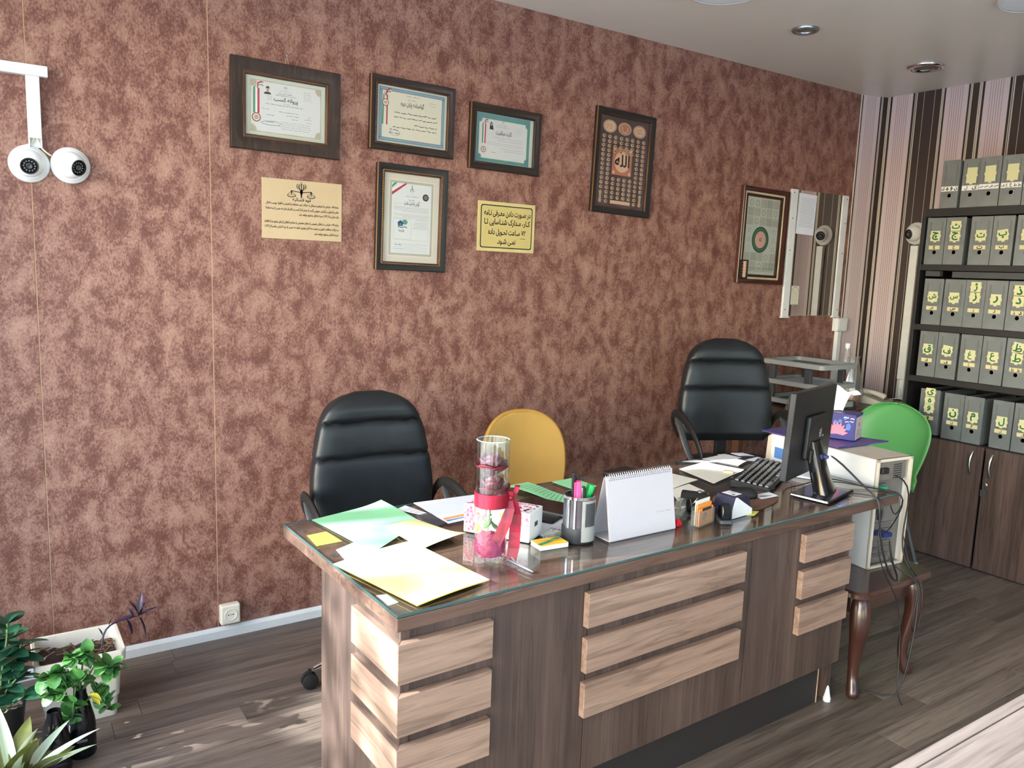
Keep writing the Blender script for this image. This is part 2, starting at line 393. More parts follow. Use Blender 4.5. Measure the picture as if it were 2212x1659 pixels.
def shape_fa(s):
    out = []; i = 0; prev = False
    while i < len(s):
        ch = s[i]
        if ch == 'ـ':
            out.append(ch); prev = True; i += 1; continue
        if ch in FORMS:
            F = FORMS[ch]
            if ch == 'ل' and i+1 < len(s) and s[i+1] == 'ا':
                out.append(chr(0xFEFC if prev else 0xFEFB)); prev = False; i += 2; continue
            nxt = i+1 < len(s) and (s[i+1] in FORMS or s[i+1] == 'ـ') and len(F) == 4
            out.append(chr(F[(1 if prev else 0)+(2 if nxt else 0)])); prev = nxt
        else:
            out.append({'(': ')', ')': '('}.get(ch, ch)); prev = False
        i += 1
    r = out[::-1]
    # numbers keep their own left-to-right order
    j = 0
    while j < len(r):
        if r[j] in '۰۱۲۳۴۵۶۷۸۹':
            k = j
            while k < len(r) and r[k] in '۰۱۲۳۴۵۶۷۸۹': k += 1
            r[j:k] = r[j:k][::-1]; j = k
        else: j += 1
    return ''.join(r)
_TC = {}
def _conv(body, off):
    c = bpy.data.curves.new('lettering', 'FONT'); c.body = body; c.resolution_u = 2; c.offset = off
    o = bpy.data.objects.new('lettering', c); C.objects.link(o); bpy.context.view_layer.update()
    me = o.to_mesh(); vs = [(v.co.x, v.co.y) for v in me.vertices]; fs = [tuple(p.vertices) for p in me.polygons]; A = sum(p.area for p in me.polygons)
    o.to_mesh_clear(); bpy.data.objects.remove(o); bpy.data.curves.remove(c)
    return vs, fs, A
_BAR = [None]
def _glyph(ch):
    """outline polygons and advance of one glyph, from the cleanest of a few outline offsets"""
    if ch not in _TC:
        if _BAR[0] is None: _BAR[0] = min(v[0] for v in _conv('|', 0)[0])
        adv = max(v[0] for v in _conv(ch+'|', 0)[0]); bw = [v[0] for v in _conv('|', 0)[0]]; adv -= max(bw)
        best = None
        if ch != ' ':
            for off in (0, .003, .006, .010, .014):
                vs, fs, A = _conv(ch, off)
                if best is None or A > best[2]*1.16: best = (vs, fs, A)
        _TC[ch] = (best[0] if best else [], best[1] if best else [], adv)
    return _TC[ch]
def text2d(s, size=1, align='CENTER', bold=0, fa=True, width=None):
    """lettering as flat polygons; returns (verts, faces), baseline at v = 0"""
    vs, fs, x = [], [], 0
    sh = [(0, 0)] if not bold else [(bold*math.cos(q*PI/3), bold*math.sin(q*PI/3)) for q in range(6)]+[(0, 0)]
    for ch in (shape_fa(s) if fa else s):
        gv, gf, adv = _glyph(ch)
        for k, (dx, dy) in enumerate(sh):
            n = len(vs); vs += [(x+u+dx, v+dy, k*2e-5) for u, v in gv]; fs += [tuple(n+i for i in f) for f in gf]
        x += adv
    x0 = min(v[0] for v in vs); x1 = max(v[0] for v in vs)
    sx = size if width is None else width/(x1-x0)
    off = {'CENTER': (x0+x1)/2, 'RIGHT': x1, 'LEFT': x0}[align]
    return [((x-off)*sx, y*size, q) for x, y, q in vs], fs
for _k in FORMS.values():                        # all glyphs once, while the scene is still small
    for _c in _k: _glyph(chr(_c))
for _c in '۰۱۲۳۴۵۶۷۸۹ـ،.-() EASY'+chr(0xFEFB)+chr(0xFEFC): _glyph(_c)
def scribble(x0, x1, y, h, rnd, gap=.3, dens=1.0):
    """an unreadable line of small print: short wavy word-strokes"""
    vs, fs = [], []; x = x0
    while x < x1-h:
        wl = min(rnd.uniform(1.2, 4.5)*h, x1-x); n = max(2, int(wl/(h*.55))); t = h*.17
        a = len(vs)
        for k in range(n+1):
            yy = y+h*rnd.uniform(-.22, .22)+(h*.35 if rnd.random() < .2 else 0)
            vs += [(x+wl*k/n, yy-t), (x+wl*k/n, yy+t*rnd.uniform(.6, 1.5))]
        for k in range(n): fs.append((a+2*k, a+2*k+2, a+2*k+3, a+2*k+1))
        x += wl+h*rnd.uniform(.5, 1.1)*gap*3
    return vs, fs
def rect(x0, x1, y0, y1): return [(x0, y0), (x1, y0), (x1, y1), (x0, y1)], [(0, 1, 2, 3)]
def disc(cx, cy, r, n=24, ry=None):
    ry = ry or r
    return [(cx+r*math.cos(2*PI*k/n), cy+ry*math.sin(2*PI*k/n)) for k in range(n)], [tuple(range(n))]
def annulus(cx, cy, r0, r1, n=28, k=1.0):
    vs = [(cx+r*math.cos(2*PI*i/n), cy+r*k*math.sin(2*PI*i/n)) for r in (r0, r1) for i in range(n)]
    return vs, [(i, (i+1) % n, n+(i+1) % n, n+i) for i in range(n)]
def stroke(pts, w):
    """flat line of varying width"""
    vs = []; n = len(pts)
    for i, (x, y) in enumerate(pts):
        a = pts[max(0, i-1)]; b = pts[min(n-1, i+1)]; dx, dy = b[0]-a[0], b[1]-a[1]; l = math.hypot(dx, dy) or 1
        ww = (w[i] if isinstance(w, list) else w)/2
        vs += [(x-dy/l*ww, y+dx/l*ww), (x+dy/l*ww, y-dx/l*ww)]
    return vs, [(2*i, 2*i+1, 2*i+3, 2*i+2) for i in range(n-1)]
def arc(cx, cy, r, a0, a1, n=8, ry=None):
    ry = ry or r
    return [(cx+r*math.cos(math.radians(a0+(a1-a0)*i/n)), cy+ry*math.sin(math.radians(a0+(a1-a0)*i/n))) for i in range(n+1)]

# ------------------------------------------------------------------ the room
XR, H, XL, YF = 5.18, 2.84, -.40, -4.7
def struct(mb, name, mats, **k):
    o = mb.build(name, mats, **k); o['kind'] = 'structure'; return o
floor = MB().box(XL-.1, XR+.1, YF-.1, .1, -.06, -.004)
floor = struct(floor, 'floor', 'matte_black')
PW = .118; plank_mesh = {}
for ln in (.7, .95, 1.2, 1.35):
    b = MB(); b.box(0, ln-.0012, .0006, PW-.0006, -.004, 0); o = b.build('plank', 'floor_wood', floor, bevel=.0008, seg=1)
    plank_mesh[ln] = o
first = dict(plank_mesh); rnd = random.Random(3)
y = -PW
row = 0
while y > YF:
    x = XL-rnd.uniform(0, .9)
    while x < XR:
        ln = rnd.choice((.95, 1.2, 1.2, 1.35))
        if y < -3.3: ln = 1.35
        if ln in first and first[ln] is not None:
            o = first[ln]; first[ln] = None
        else: o = copyobj(plank_mesh[ln], (0, 0, 0), parent=floor)
        o.location = (x, y, 0); x += ln
    y -= PW; row += 1
if first.get(.7) is not None:
    first[.7].location = (XR-.3, y, 0)
struct(MB().box(XL-.3, XR+.3, YF-.3, .3, H, H+.1), 'ceiling', 'ceiling_pvc')
# main wall: separate wallpapered panels over a board; the joints of the first ones gape and show the board
wb = struct(MB().box(XL-.3, XR+.3, .0030, .2, 0, H), 'wall_back', 'seam_board')
edges = [-.43, .172, .779, 1.386, 1.996, 2.60, 3.205, 3.80, 4.40, 4.976]
for i in range(len(edges)-1):
    gap = .0020 if i < 3 else .0006
    yo = 0 if i % 2 == 0 else .0010
    MB().box(edges[i]+gap, edges[i+1]-gap, yo, .0034, 0, H).build('wall_panel', 'damask_wallpaper', wb, bevel=.0005, seg=1)
# striped paper: right wall and the strip that turns the corner
def uvwall(name, pts, us, parent=None):
    me = bpy.data.meshes.new(name); v = []; f = []
    for (x, y) in pts: v += [(x, y, 0), (x, y, H)]
    for i in range(len(pts)-1): f.append((2*i, 2*i+2, 2*i+3, 2*i+1))
    me.from_pydata(v, [], f); uv = me.uv_layers.new(name='UVMap')
    for p in me.polygons:
        for li in p.loop_indices:
            vi = me.loops[li].vertex_index; uv.data[li].uv = (us[vi//2], (vi % 2)*H)
    me.materials.append(M['striped_wallpaper']); o = bpy.data.objects.new(name, me); C.objects.link(o)
    md = o.modifiers.new('s', 'SOLIDIFY'); md.thickness = .1; md.offset = -1
    o['kind'] = 'structure'; return o
uvwall('wall_right', [(XR, -.06), (XR, YF)], [.06, -YF])
uvwall('trim_1', [(4.984, -.002), (XR, -.06)], [-.151, .06])
struct(MB().box(4.975, 4.982, -.005, .004, 0, H), 'trim_2', 'wall_white')
# baseboard
bbm = MB(); prof = [(0, 0), (-.016, 0), (-.016, .034), (-.011, .043), (-.006, .048), (0, .048)]
bbm.rings([[(x, py, pz) for py, pz in prof] for x in (XL, 4.97)])
struct(bbm, 'baseboard_back', 'white_plastic')
# left wall: shop front with tall panes
sf = MB()
sf.box(XL-.12, XL, -.22, .2, 0, H).box(XL-.12, XL, YF-.3, YF, 0, H).box(XL-.12, XL, YF, -.22, 2.62, H).box(XL-.12, XL, YF, -.22, 0, .10)
struct(sf, 'wall_left', 'wall_white')
muls = [-.22, -1.66, -3.10, YF]
for i in range(3):
    fr = MB(); y1, y0 = muls[i], muls[i+1]
    fr.box(XL-.09, XL-.04, y0, y0+.045, .10, 2.62).box(XL-.09, XL-.04, y1-.045, y1, .10, 2.62).box(XL-.09, XL-.04, y0, y1, .10, .15).box(XL-.09, XL-.04, y0, y1, 2.575, 2.62)
    o = struct(fr, 'window_%d' % (i+1), 'aluminium')
    MB().box(XL-.068, XL-.062, y0+.04, y1-.04, .14, 2.58).build('pane', 'pane_glass', o)
# wall behind the camera: a wide glazed opening too
wf = MB(); wf.box(XL-.3, .3, YF-.12, YF, 0, H).box(3.4, XR+.3, YF-.12, YF, 0, H).box(.3, 3.4, YF-.12, YF, 2.4, H).box(.3, 3.4, YF-.12, YF, 0, .15)
struct(wf, 'wall_front', 'wall_white')
fr = MB()
for x in (.3, 1.32, 2.35, 3.355): fr.box(x, x+.045, YF-.08, YF-.03, .15, 2.4)
fr.box(.3, 3.4, YF-.08, YF-.03, .15, .2).box(.3, 3.4, YF-.08, YF-.03, 2.35, 2.4)
o = struct(fr, 'window_4', 'aluminium'); MB().box(.31, 3.39, YF-.058, YF-.052, .19, 2.36).build('pane', 'pane_glass', o)
# pavement outside
struct(MB().box(-30, 30, -30, 20, -.25, -.08), 'ground', 'concrete')

# ------------------------------------------------------------------ street trees outside the glass (they dapple the sun)
def tree(x, y, h, r, n, seed, label):
    t = thing('street_tree', label, 'tree', (x, y, -.08)); rn = random.Random(seed)
    MB().tube([(0, 0, 0), (.03, .02, h*.4), (0, -.03, h*.75)], [.11, .085, .05], 8).build('trunk', 'trunk', t, 60)
    f = MB()
    for k in range(n):
        a, b_, q = rn.uniform(0, 2*PI), rn.uniform(-1, 1), rn.random()**.4
        c = Vector((r*q*math.cos(a)*math.sqrt(1-b_*b_), r*q*math.sin(a)*math.sqrt(1-b_*b_), h*.72+r*.85*q*b_))
        d = Vector((rn.uniform(-1, 1), rn.uniform(-1, 1), rn.uniform(-.6, .6))).normalized(); e = d.cross(Vector((rn.uniform(-1, 1), rn.uniform(-1, 1), 1))).normalized()
        s_ = rn.uniform(.07, .13)
        f.face([c-d*s_, c-e*s_*.45, c+d*s_, c+e*s_*.45])
    f.build('foliage', 'tree_leaf', t, kind='stuff', fix=False)
tree(-3.4, .04, 5.25, .40, 620, 5, 'dense leafy street tree outside the shop window, nearest the brown wall')
tree(-5.6, .07, 5.5, 1.05, 270, 8, 'thin leafed street tree outside the shop window, farther out')

# ------------------------------------------------------------------ big furniture
# desk (local frame: x along the front, y towards the brown wall)
DX, DY, DA = .756, -1.779, math.radians(1.57)
desk = thing('office_desk', 'dark wood office desk with pale slats and a glass sheet on top', 'desk', (DX, DY, 0), DA)
L_, W_ = 2.133, .757
MB().box(0, L_, 0, W_, .768, .802).build('desktop', 'desk_top_wood', desk, bevel=.003)
MB().box(.02, .045, .02, .50, 0, .768).build('side_panel', 'desk_dark', desk, bevel=.001)
MB().box(1.885, 1.91, .075, .70, 0, .768).build('side_panel', 'desk_dark', desk, bevel=.001)
for a, b in ((.0455, .598), (.601, 1.294), (1.297, 1.862)):
    MB().box(a, b, .022, .040, .19, .768).build('front_panel', 'desk_dark', desk, bevel=.0012)
MB().box(.046, 1.838, .085, .102, 0, .19).build('kickboard', 'kick_black', desk)
MB().box(1.838, 1.8405, .082, .104, 0, .19).build('raw_edge', 'raw_chip', desk, label='bare chipboard end of the kickboard')
for z0, z1 in ((.637, .7365), (.505, .605), (.373, .474)):
    MB().prism([(.004, 0), (.268, 0), (.268, .0215), (.024, .0215)], lambda u, v, q: (u, v, q), z0, z1).build('slat', 'slat_light', desk, bevel=.0008, seg=1, label='pale wood front slat at the near corner')
    MB().prism([(.004, .0005), (.0235, .0215), (.0235, .262), (.004, .262)], lambda u, v, q: (u, v, q), z0, z1).build('slat', 'slat_light_side', desk, bevel=.0008, seg=1, label='pale wood slat on the left end')
    MB().box(.581, 1.242, 0, .0215, z0, z1).build('slat', 'slat_light', desk, bevel=.0008, seg=1, label='long pale wood slat in the middle')
    MB().box(1.556, 1.847, 0, .0215, z0, z1).build('slat', 'slat_light', desk, bevel=.0008, seg=1, label='pale wood slat at the far end')
gl = MB().box(.004, L_-.004, .004, W_-.004, .8035, .8098).build('glass_top', 'desk_glass', desk)
ge = MB()
for q in ((.0005, L_-.0005, .0005, .0038), (.0005, L_-.0005, W_-.0038, W_-.0005), (.0005, .0038, .004, W_-.004), (L_-.0038, L_-.0005, .004, W_-.004)): ge.box(q[0], q[1], q[2], q[3], .8035, .8098)
ge.build('glass_rim', 'glass_edge', desk, label='teal ground edge of the glass')
for x, y in ((.034, .683), (.038, .45)):
    s_ = MB(); s_.lathe([(.006, .8022), (.013, .8022), (.014, .8026), (.013, .8032), (.006, .8032)], 20, (x, y, 0), cap=(True, True)); s_.build('glass_pad', 'smoke_plastic', desk, 40)
TOP = .810

# sunlit table corner at the lower right
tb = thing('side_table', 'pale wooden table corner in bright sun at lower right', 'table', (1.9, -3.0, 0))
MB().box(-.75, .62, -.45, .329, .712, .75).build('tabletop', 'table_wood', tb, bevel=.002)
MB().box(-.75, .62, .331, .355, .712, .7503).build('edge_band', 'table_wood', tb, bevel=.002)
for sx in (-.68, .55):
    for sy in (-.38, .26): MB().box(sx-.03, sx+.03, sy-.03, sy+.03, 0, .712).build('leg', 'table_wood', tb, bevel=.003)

# stool with cabriole legs under the computer
st = thing('stool', 'dark polished wood stool with curved legs carrying the computer', 'stool', (2.93, -1.50, 0), math.radians(1))
rr = [(.235*sgx*1.0, .215*sgy) for sgx, sgy in ()]
def rrect(hx, hy, r, n=5):
    P = []
    for cx, cy, a in ((hx-r, hy-r, 0), (-hx+r, hy-r, 90), (-hx+r, -hy+r, 180), (hx-r, -hy+r, 270)):
        P += [(cx+r*math.cos(math.radians(a+90*i/n)), cy+r*math.sin(math.radians(a+90*i/n))) for i in range(n+1)]
    return P
sp = MB()
sp.rings([[(x*k, y*k, z) for x, y in rrect(.265, .245, .06)] for k, z in ((.95, .418), (1, .424), (1, .440), (.97, .449))])
sp.build('seat', 'wood_feet', st, 40)
MB().rings([[(x, y, z) for x, y in rrect(.215, .195, .03)] for z in (.345, .418)]).build('apron', 'wood_feet', st, 40)
for sx in (-1, 1):
    for sy in (-1, 1):
        d = Vector((sx, sy, 0)).normalized()
        P, Rr = [], []
        for z, off, r in ((.418, .0, .036), (.37, .012, .040), (.31, .026, .041), (.24, .018, .033), (.16, -.004, .024), (.09, -.008, .020), (.05, .004, .022), (.02, .018, .027), (0, .020, .024)):
            P.append(Vector((sx*.180, sy*.185, z))+d*off); Rr.append(r)
        MB().tube(P, Rr, 10).build('leg', 'wood_feet', st, 60, subsurf=1)

# filing cabinet with two doors + black shelves above, on the striped wall
cab = thing('file_cabinet', 'low dark wood cabinet with two doors below the shelves', 'cabinet', (4.624, -.72, 0))
MB().box(.02, .55, -1.62, 0, .0, .018).box(.02, .55, -1.62, 0, .69, .712).box(.02, .55, -.018, 0, .018, .69).box(.02, .55, -.508, -.486, .018, .69).box(.53, .55, -1.62, 0, .018, .69).build('body', 'shelf_black', cab)
for k, (a, b) in enumerate(((-.478, -.004), (-.978, -.492), (-1.60, -.984))):
    dr = MB().box(0, .018, a, b, .012, .708).build('door', 'cabinet_wood', cab, bevel=.0015)
    if k < 2:
        hy = -.428 if k == 0 else -.534
        MB().tube([(-.002+.0, hy-.004*0, .54), (-.022, hy+.002, .556), (-.030, hy+.010, .61), (-.022, hy+.004, .668), (-.002, hy, .684)], .0055, 8, flat=(1.5, .8)).build('handle', 'chrome', dr, 60, subsurf=1)
    if k == 1:
        lk = MB(); T = Matrix.Translation((0, -.515, .505)) @ Matrix.Rotation(-PI/2, 4, 'Y')
        lk.lathe([(.011, 0), (.011, .010), (.008, .012)], 16, T=T); lk.build('lock', 'steel', dr, 40)
        MB().box(-.034, -.011, -.517, -.513, .468, .512).box(-.03, -.026, -.53, -.5, .44, .48).build('key', 'dark_grey_plastic', dr, bevel=.001)
sh = thing('wall_shelves', 'black shelving unit full of grey file boxes on striped wall', 'shelf', (4.63, -.702, .714))
MB().box(0, .54, -.02, 0, 0, 1.275).build('side_panel', 'shelf_black', sh, bevel=.001)
for z in (.312, .618, .968, 1.276):
    MB().box(0, .54, -1.58, -.0205, z, z+.045 if z > 1.2 else z+.034).build('shelf_board', 'shelf_black', sh, bevel=.001)
MB().box(.53, .545, -1.58, -.0205, 0, 1.275).build('back_panel', 'shelf_black', sh)
MB().box(.02, .05, -.13, -.045, .935, .965).box(.02, .06, -.65, -.20, .93, .964).build('bracket', 'dark_grey_plastic', sh)

# ------------------------------------------------------------------ office chairs
def office_chair(label, loc, rz, dz, only_left=False):
    t = thing('office_chair', label, 'chair', loc, rz)
    W = [(.56, .225), (.60, .250), (.70, .258), (.78, .252), (.86, .240), (.93, .226), (.98, .212), (1.02, .190), (1.05, .160), (1.075, .115), (1.088, .06)]
    def hw(z):
        for (a, p), (b, q) in zip(W, W[1:]):
            if z <= b: return p+(q-p)*max(0, (z-a))/(b-a)
        return W[-1][1]
    mb = MB(); R = []; rn = random.Random(4)
    zs = [.56+.53*i/64 for i in range(65)]
    for z in zs:
        wz = hw(min(z, 1.088)); e = 1-max(0, (z-1.02)/.07)**2*.85; e *= 1-max(0, (.60-z)/.04)*.4
        pl = sum(math.exp(-((z-k)/.007)**2) for k in (.975, .835)); pl2 = sum(math.exp(-((z-k)/.03)**2) for k in (.975, .835))
        th = .058*max(e, .12); ring = []
        for k in range(40):
            a = 2*PI*k/40; c, s_ = math.cos(a), math.sin(a)
            x = wz*math.copysign(abs(c)**.42, c)*(1-.02*pl*abs(c)); yy = th*math.copysign(abs(s_)**.55, s_)
            if s_ < 0: yy *= 1-.28*pl-.08*pl2+.06*math.sin(z*55)*abs(c)*.5
            lean = .10*(z-.6)+.05*(x/.25)**2*-.5
            ring.append((x, yy+lean, z+.006*math.sin(k*1.7)*pl+dz))
        R.append(ring)
    mb.rings(R).build('backrest', 'black_leather', t, 60)
    mb = MB(); R = []
    for q, z in ((.86, .0), (1, .02), (1.0, .06), (.93, .085), (.7, .095)):
        R.append([(.25*q*math.copysign(abs(math.cos(a))**.6, math.cos(a)), -.235+.245*q*math.copysign(abs(math.sin(a))**.6, math.sin(a)), .40+z+dz) for a in [2*PI*k/32 for k in range(32)]])
    mb.rings(R).build('seat', 'black_leather', t, 60)
    for sx in (-1, 1):
        x = sx*.27
        P = [(sx*.24, .0, .56), (x+sx*.01, .015, .64), (x+sx*.02, -.02, .700), (x+sx*.028, -.10, .718), (x+sx*.03, -.22, .700), (x+sx*.03, -.34, .655), (x+sx*.02, -.41, .58), (x, -.41, .50), (sx*.22, -.36, .43)]
        MB().tube([(a, b, c+dz) for a, b, c in P], [.012, .014, .017, .020, .020, .018, .015, .013, .012], 10, flat=(1.35, .65)).build('armrest', 'matte_black', t, 60, subsurf=1)
        Q = [(x+sx*.02, -.06, .700), (x+sx*.02, -.14, .65), (x+sx*.01, -.20, .55), (sx*.22, -.22, .44)]
        MB().tube([(a, b, c+dz) for a, b, c in Q], [.012, .014, .014, .013], 8, flat=(1.4, .6)).build('arm_strut', 'dark_grey_plastic', t, 60, subsurf=1)
    MB().lathe([(.028, .12), (.028, .26+dz*.5), (.02, .26+dz*.5), (.02, .40+dz)], 16, (0, -.2, 0)).build('gas_column', 'matte_black', t, 40)
    MB().box(-.09, .09, -.32, .06, .385+dz, .402+dz).box(-.03, .03, 0, .03, .39+dz, .72+dz).build('mechanism', 'matte_black', t, bevel=.004)
    for k in range(5):
        a = math.radians(90+20+72*k); d = Vector((math.cos(a), math.sin(a), 0)); c = Vector((0, -.2, 0))
        lg = MB().tube([c+d*.02+Vector((0, 0, .125)), c+d*.16+Vector((0, 0, .115)), c+d*.30+Vector((0, 0, .075))], [.022, .018, .013], 10, flat=(1, .8)).build('base_leg', 'chrome', t, 60)
        q = c+d*.315; n = Vector((-d.y, d.x, 0)); cs = MB()
        T = Matrix.Translation(q+Vector((0, 0, .031))) @ n.to_track_quat('Z', 'Y').to_matrix().to_4x4()
        for s_ in (-1, 1): cs.lathe([(.014, s_*.004), (.029, s_*.006), (.031, s_*.012), (.029, s_*.020), (.012, s_*.024)], 18, T=T)
        cs.box(-.006, .006, -.006, .006, .04, .075, T=Matrix.Translation(q))
        cs.build('caster', 'matte_black', lg, 50)
    return t
office_chair('black leather office chair behind the near end of the desk', (1.30, -.40, 0), math.radians(-4), 0)
office_chair('black leather office chair near the letter trays, behind the monitor', (3.25, -.52, 0), math.radians(-24), .19)

# mustard chair
yc = thing('upholstered_chair', 'mustard yellow upholstered chair behind the middle of the desk', 'chair', (2.09, -.36, 0), math.radians(-6))
OUT = [(-.215, .56), (-.228, .66), (-.232, .74), (-.222, .81), (-.195, .872), (-.15, .912), (-.09, .934), (-.02, .94), (.05, .934), (.12, .912), (.175, .872), (.212, .81), (.228, .74), (.226, .66), (.205, .56)]
def shell(u, v, q=0):
    x = u; y = .03+.10*(v-.6)-.9*x*x+q
    return (x, y, v)
cz = .74
def hwy(z):
    if z > .70: return .217*max(0, 1-((z-.70)/.2405)**2.7)**(1/2.3)
    return .217-.020*((.70-z)/.14)**2
b = MB(); zz = [.56+.378*math.sin(k/22*PI/2) for k in range(23)]
for q in (-.010, .016):
    b.grid(lambda i, j: shell((2*i-1)*max(.012, hwy(zz[int(round(j*22))])*.98), zz[int(round(j*22))], q-(.006 if q < 0 else 0)*(1-abs(2*i-1)**4)), 16, 22)
b.build('backrest', 'mustard', yc, 180, fix=True)
PZ = [.56+.380*math.sin(k/30*PI/2) for k in range(31)]
MB().tube([shell(-hwy(z)*.985, z, .003) for z in PZ]+[shell(hwy(z)*.985, z, .003) for z in PZ[::-1]], .012, 10).build('piping', 'mustard_dark', yc, 60)
b = MB(); b.rings([[(x*k, y*k-.19, z) for x, y in rrect(.235, .22, .09)] for k, z in ((.93, .41), (1, .425), (1, .455), (.92, .48))]); b.build('seat', 'mustard', yc, 50)
MB().box(-.05, .05, .045, .065, .43, .62).build('back_support', 'matte_black', yc, bevel=.004)
for sx in (-1, 1):
    for sy in (-.36, -.04): MB().tube([(sx*.17, sy+.01, .42), (sx*.21, sy-.02 if sy < -.2 else sy+.03, 0)], [.017, .011], 10).build('leg', 'table_brown', yc, 60)

# green plastic chair facing the desk end
gc = thing('plastic_chair', 'green plastic chair with steel legs beside the cabinet', 'chair', (4.33, -.775, 0), math.radians(-90-4))
def gsh(u, v):
    # v: 0 front lip of the seat .. 1 top of the back
    if v < .42:
        q = v/.42; y = -.40+.40*q; z = .44-.015*math.sin(q*PI)+.0*q; w_ = .20+.025*q
    elif v < .56:
        q = (v-.42)/.14; a = q*PI/2*.93; y = 0+.075*math.sin(a); z = .44+.085*(1-math.cos(a)); w_ = .225-.012*math.sin(q*PI)
    else:
        q = (v-.56)/.44; e = math.sin(q*PI/2); y = .075+.085*e; z = .525+.38*e
        w_ = .213+.035*math.sin(min(1, e/.55)*PI/2)
        if e > .5: w_ *= max(0, 1-((e-.5)/.5)**2.6)**.5
        w_ = max(w_, .002)
    x = u*w_; b_ = abs(u)**3
    if v < .42: z += .03*b_*(v/.42)
    else: y -= .055*b_*(1 if v > .56 else q)
    return (x, y, z)
MB().grid(lambda i, j: gsh(2*i-1, j), 24, 48).build('shell', 'green_plastic', gc, 180, solid=.007)
b = MB(); b.rings([[(x, y-.19, z) for x, y in rrect(.19, .19, .05)] for z in (.405, .425)]); b.build('seat_frame', 'green_plastic', gc, 40)
for sx in (-1, 1):
    for sy, ey in ((-.33, -.37), (-.03, .09)):
        MB().tube([(sx*.165, sy, .42), (sx*.17, sy+(ey-sy)*.12, .36)], [.021, .017], 10).build('leg_socket', 'green_plastic', gc, 60)
        lg = MB().tube([(sx*.168, sy+(ey-sy)*.05, .40), (sx*.225, ey, .012)], .0115, 10).build('leg', 'tube_grey', gc, 60)
        MB().lathe([(.014, 0), (.014, .016), (.011, .02)], 12, (sx*.2262, ey, 0)).build('foot_cap', 'grey_plastic', lg, 40)

# side table in the far corner with letter trays
ct = thing('corner_table', 'dark brown corner table holding the letter trays and phone', 'table', (4.50, -.29, 0))
MB().box(-.62, .60, -.225, .26, .785, .82).build('tabletop', 'table_brown', ct, bevel=.003)
for sx in (-.58, .56):
    for sy in (-.19, .22): MB().box(sx-.025, sx+.025, sy-.025, sy+.025, 0, .785).build('leg', 'table_brown', ct, bevel=.002)
tr = thing('letter_tray', 'three-tier grey plastic letter tray in the far corner', 'letter tray', (4.285, -.275, .8205))
for k, z in enumerate((.02, .135, .255)):
    b = MB(); o1 = rrect(.182, .222, .03); i1 = [(x*.86, y*.90) for x, y in o1]
    b.rings([[(x, y, z) for x, y in o1], [(x, y, z+.026) for x, y in o1], [(x*.965, y*.97, z+.03) for x, y in o1], [(x, y, z+.03) for x, y in i1], [(x, y, z) for x, y in i1]], closed=True)
    ty = b.build('tray', 'grey_plastic', tr, 40)
    MB().rings([[(x*.99, y*.99, zz) for x, y in i1] for zz in (z+.002, z+.006)]).build('tray_floor', 'dark_grey_plastic', ty)
for sx in (-.165, .165):
    for sy in (-.12, .14): MB().box(sx-.013, sx+.013, sy-.022, sy+.022, 0, .25).build('post', 'dark_grey_plastic', tr, bevel=.003)
ps = MB()
for k in range(5): ps.box(-.14+.004*k, .12+.004*k, -.185, .18-.006*k, .1445+.0024*k, .1463+.0024*k)
tag(ps.build('paper_stack', 'paper_white', None, kind=None), 'short stack of white paper in the middle letter tray', 'paper'); bpy.data.objects['paper_stack'].location = (4.285, -.275, .8205)

# ------------------------------------------------------------------ computer tower
pc = thing('computer_tower', 'white and beige desktop computer tower standing on the stool', 'computer', (3.066, -1.33, .4497), math.radians(-5.5))
TW, TD, TH = .108, .275, .455          # half width, half depth, height
MB().box(-TW, -TW+.004, -TD, TD, 0, TH).build('side_cover', 'tower_white', pc, bevel=.002)
MB().box(TW-.004, TW, -TD, TD, 0, TH).build('side_cover', 'tower_white', pc, bevel=.002)
MB().box(-TW, TW, -TD, TD, TH-.004, TH).build('top_cover', 'tower_beige', pc, bevel=.001)
MB().box(-TW+.004, TW-.004, -TD, TD, 0, .006).build('bottom_plate', 'tower_inside', pc)
fz = MB(); fz.prism([(TD, 0), (TD+.028, .015), (TD+.04, TH*.5), (TD+.028, TH-.02), (TD, TH)], lambda u, v, q: (q, u, v), -TW, TW); fz.build('front_bezel', 'tower_beige', pc, 40, bevel=.003)
bp = MB(); bp.box(-TW+.004, TW-.004, -TD+.03, -TD+.034, .006, TH-.004); bp.build('back_plate', 'tower_inside', pc)
rim = MB()
for q in ((-TW, -TW+.014, 0, TH), (TW-.014, TW, 0, TH)): rim.box(q[0], q[1], -TD-.004, -TD+.008, q[2], q[3])
rim.box(-TW, TW, -TD-.004, -TD+.008, TH-.012, TH).box(-TW, TW, -TD-.004, -TD+.008, 0, .01); rim.build('back_rim', 'tower_beige', pc, bevel=.001)
MB().box(-.09, .075, -TD+.004, -TD+.03, .365, .440).build('power_supply', 'tower_inside', pc, bevel=.002)
MB().box(-.085, -.045, -TD-.012, -TD+.004, .395, .42).build('power_plug', 'cable_black', pc, bevel=.004)
MB().box(-.09, -.02, -TD+.012, -TD+.03, .20, .348).build('port_block', 'steel', pc)
MB().box(-.088, -.05, -TD-.014, -TD+.014, .326, .344).build('keyboard_plug', 'ps2_green', pc, bevel=.002)
MB().box(-.084, -.062, -TD+.002, -TD+.014, .255, .275).box(-.084, -.064, -TD+.004, -TD+.014, .225, .245).box(-.06, -.04, -TD+.004, -TD+.014, .2, .24).build('port', 'file_dark', pc)
for k in range(6): MB().box(-.085, .06, -TD+.022, -TD+.03, .035+.026*k, .049+.026*k).build('slot_cover', 'steel', pc, bevel=.0008)
MB().box(-.06, -.01, -TD-.03, -TD+.024, .135, .152).build('video_plug', 'plug_blue', pc, bevel=.003)
vb = MB()
for k in range(7): vb.box(.0, .05, -TD+.0025, -TD+.0045, .370+.009*k, .374+.009*k)
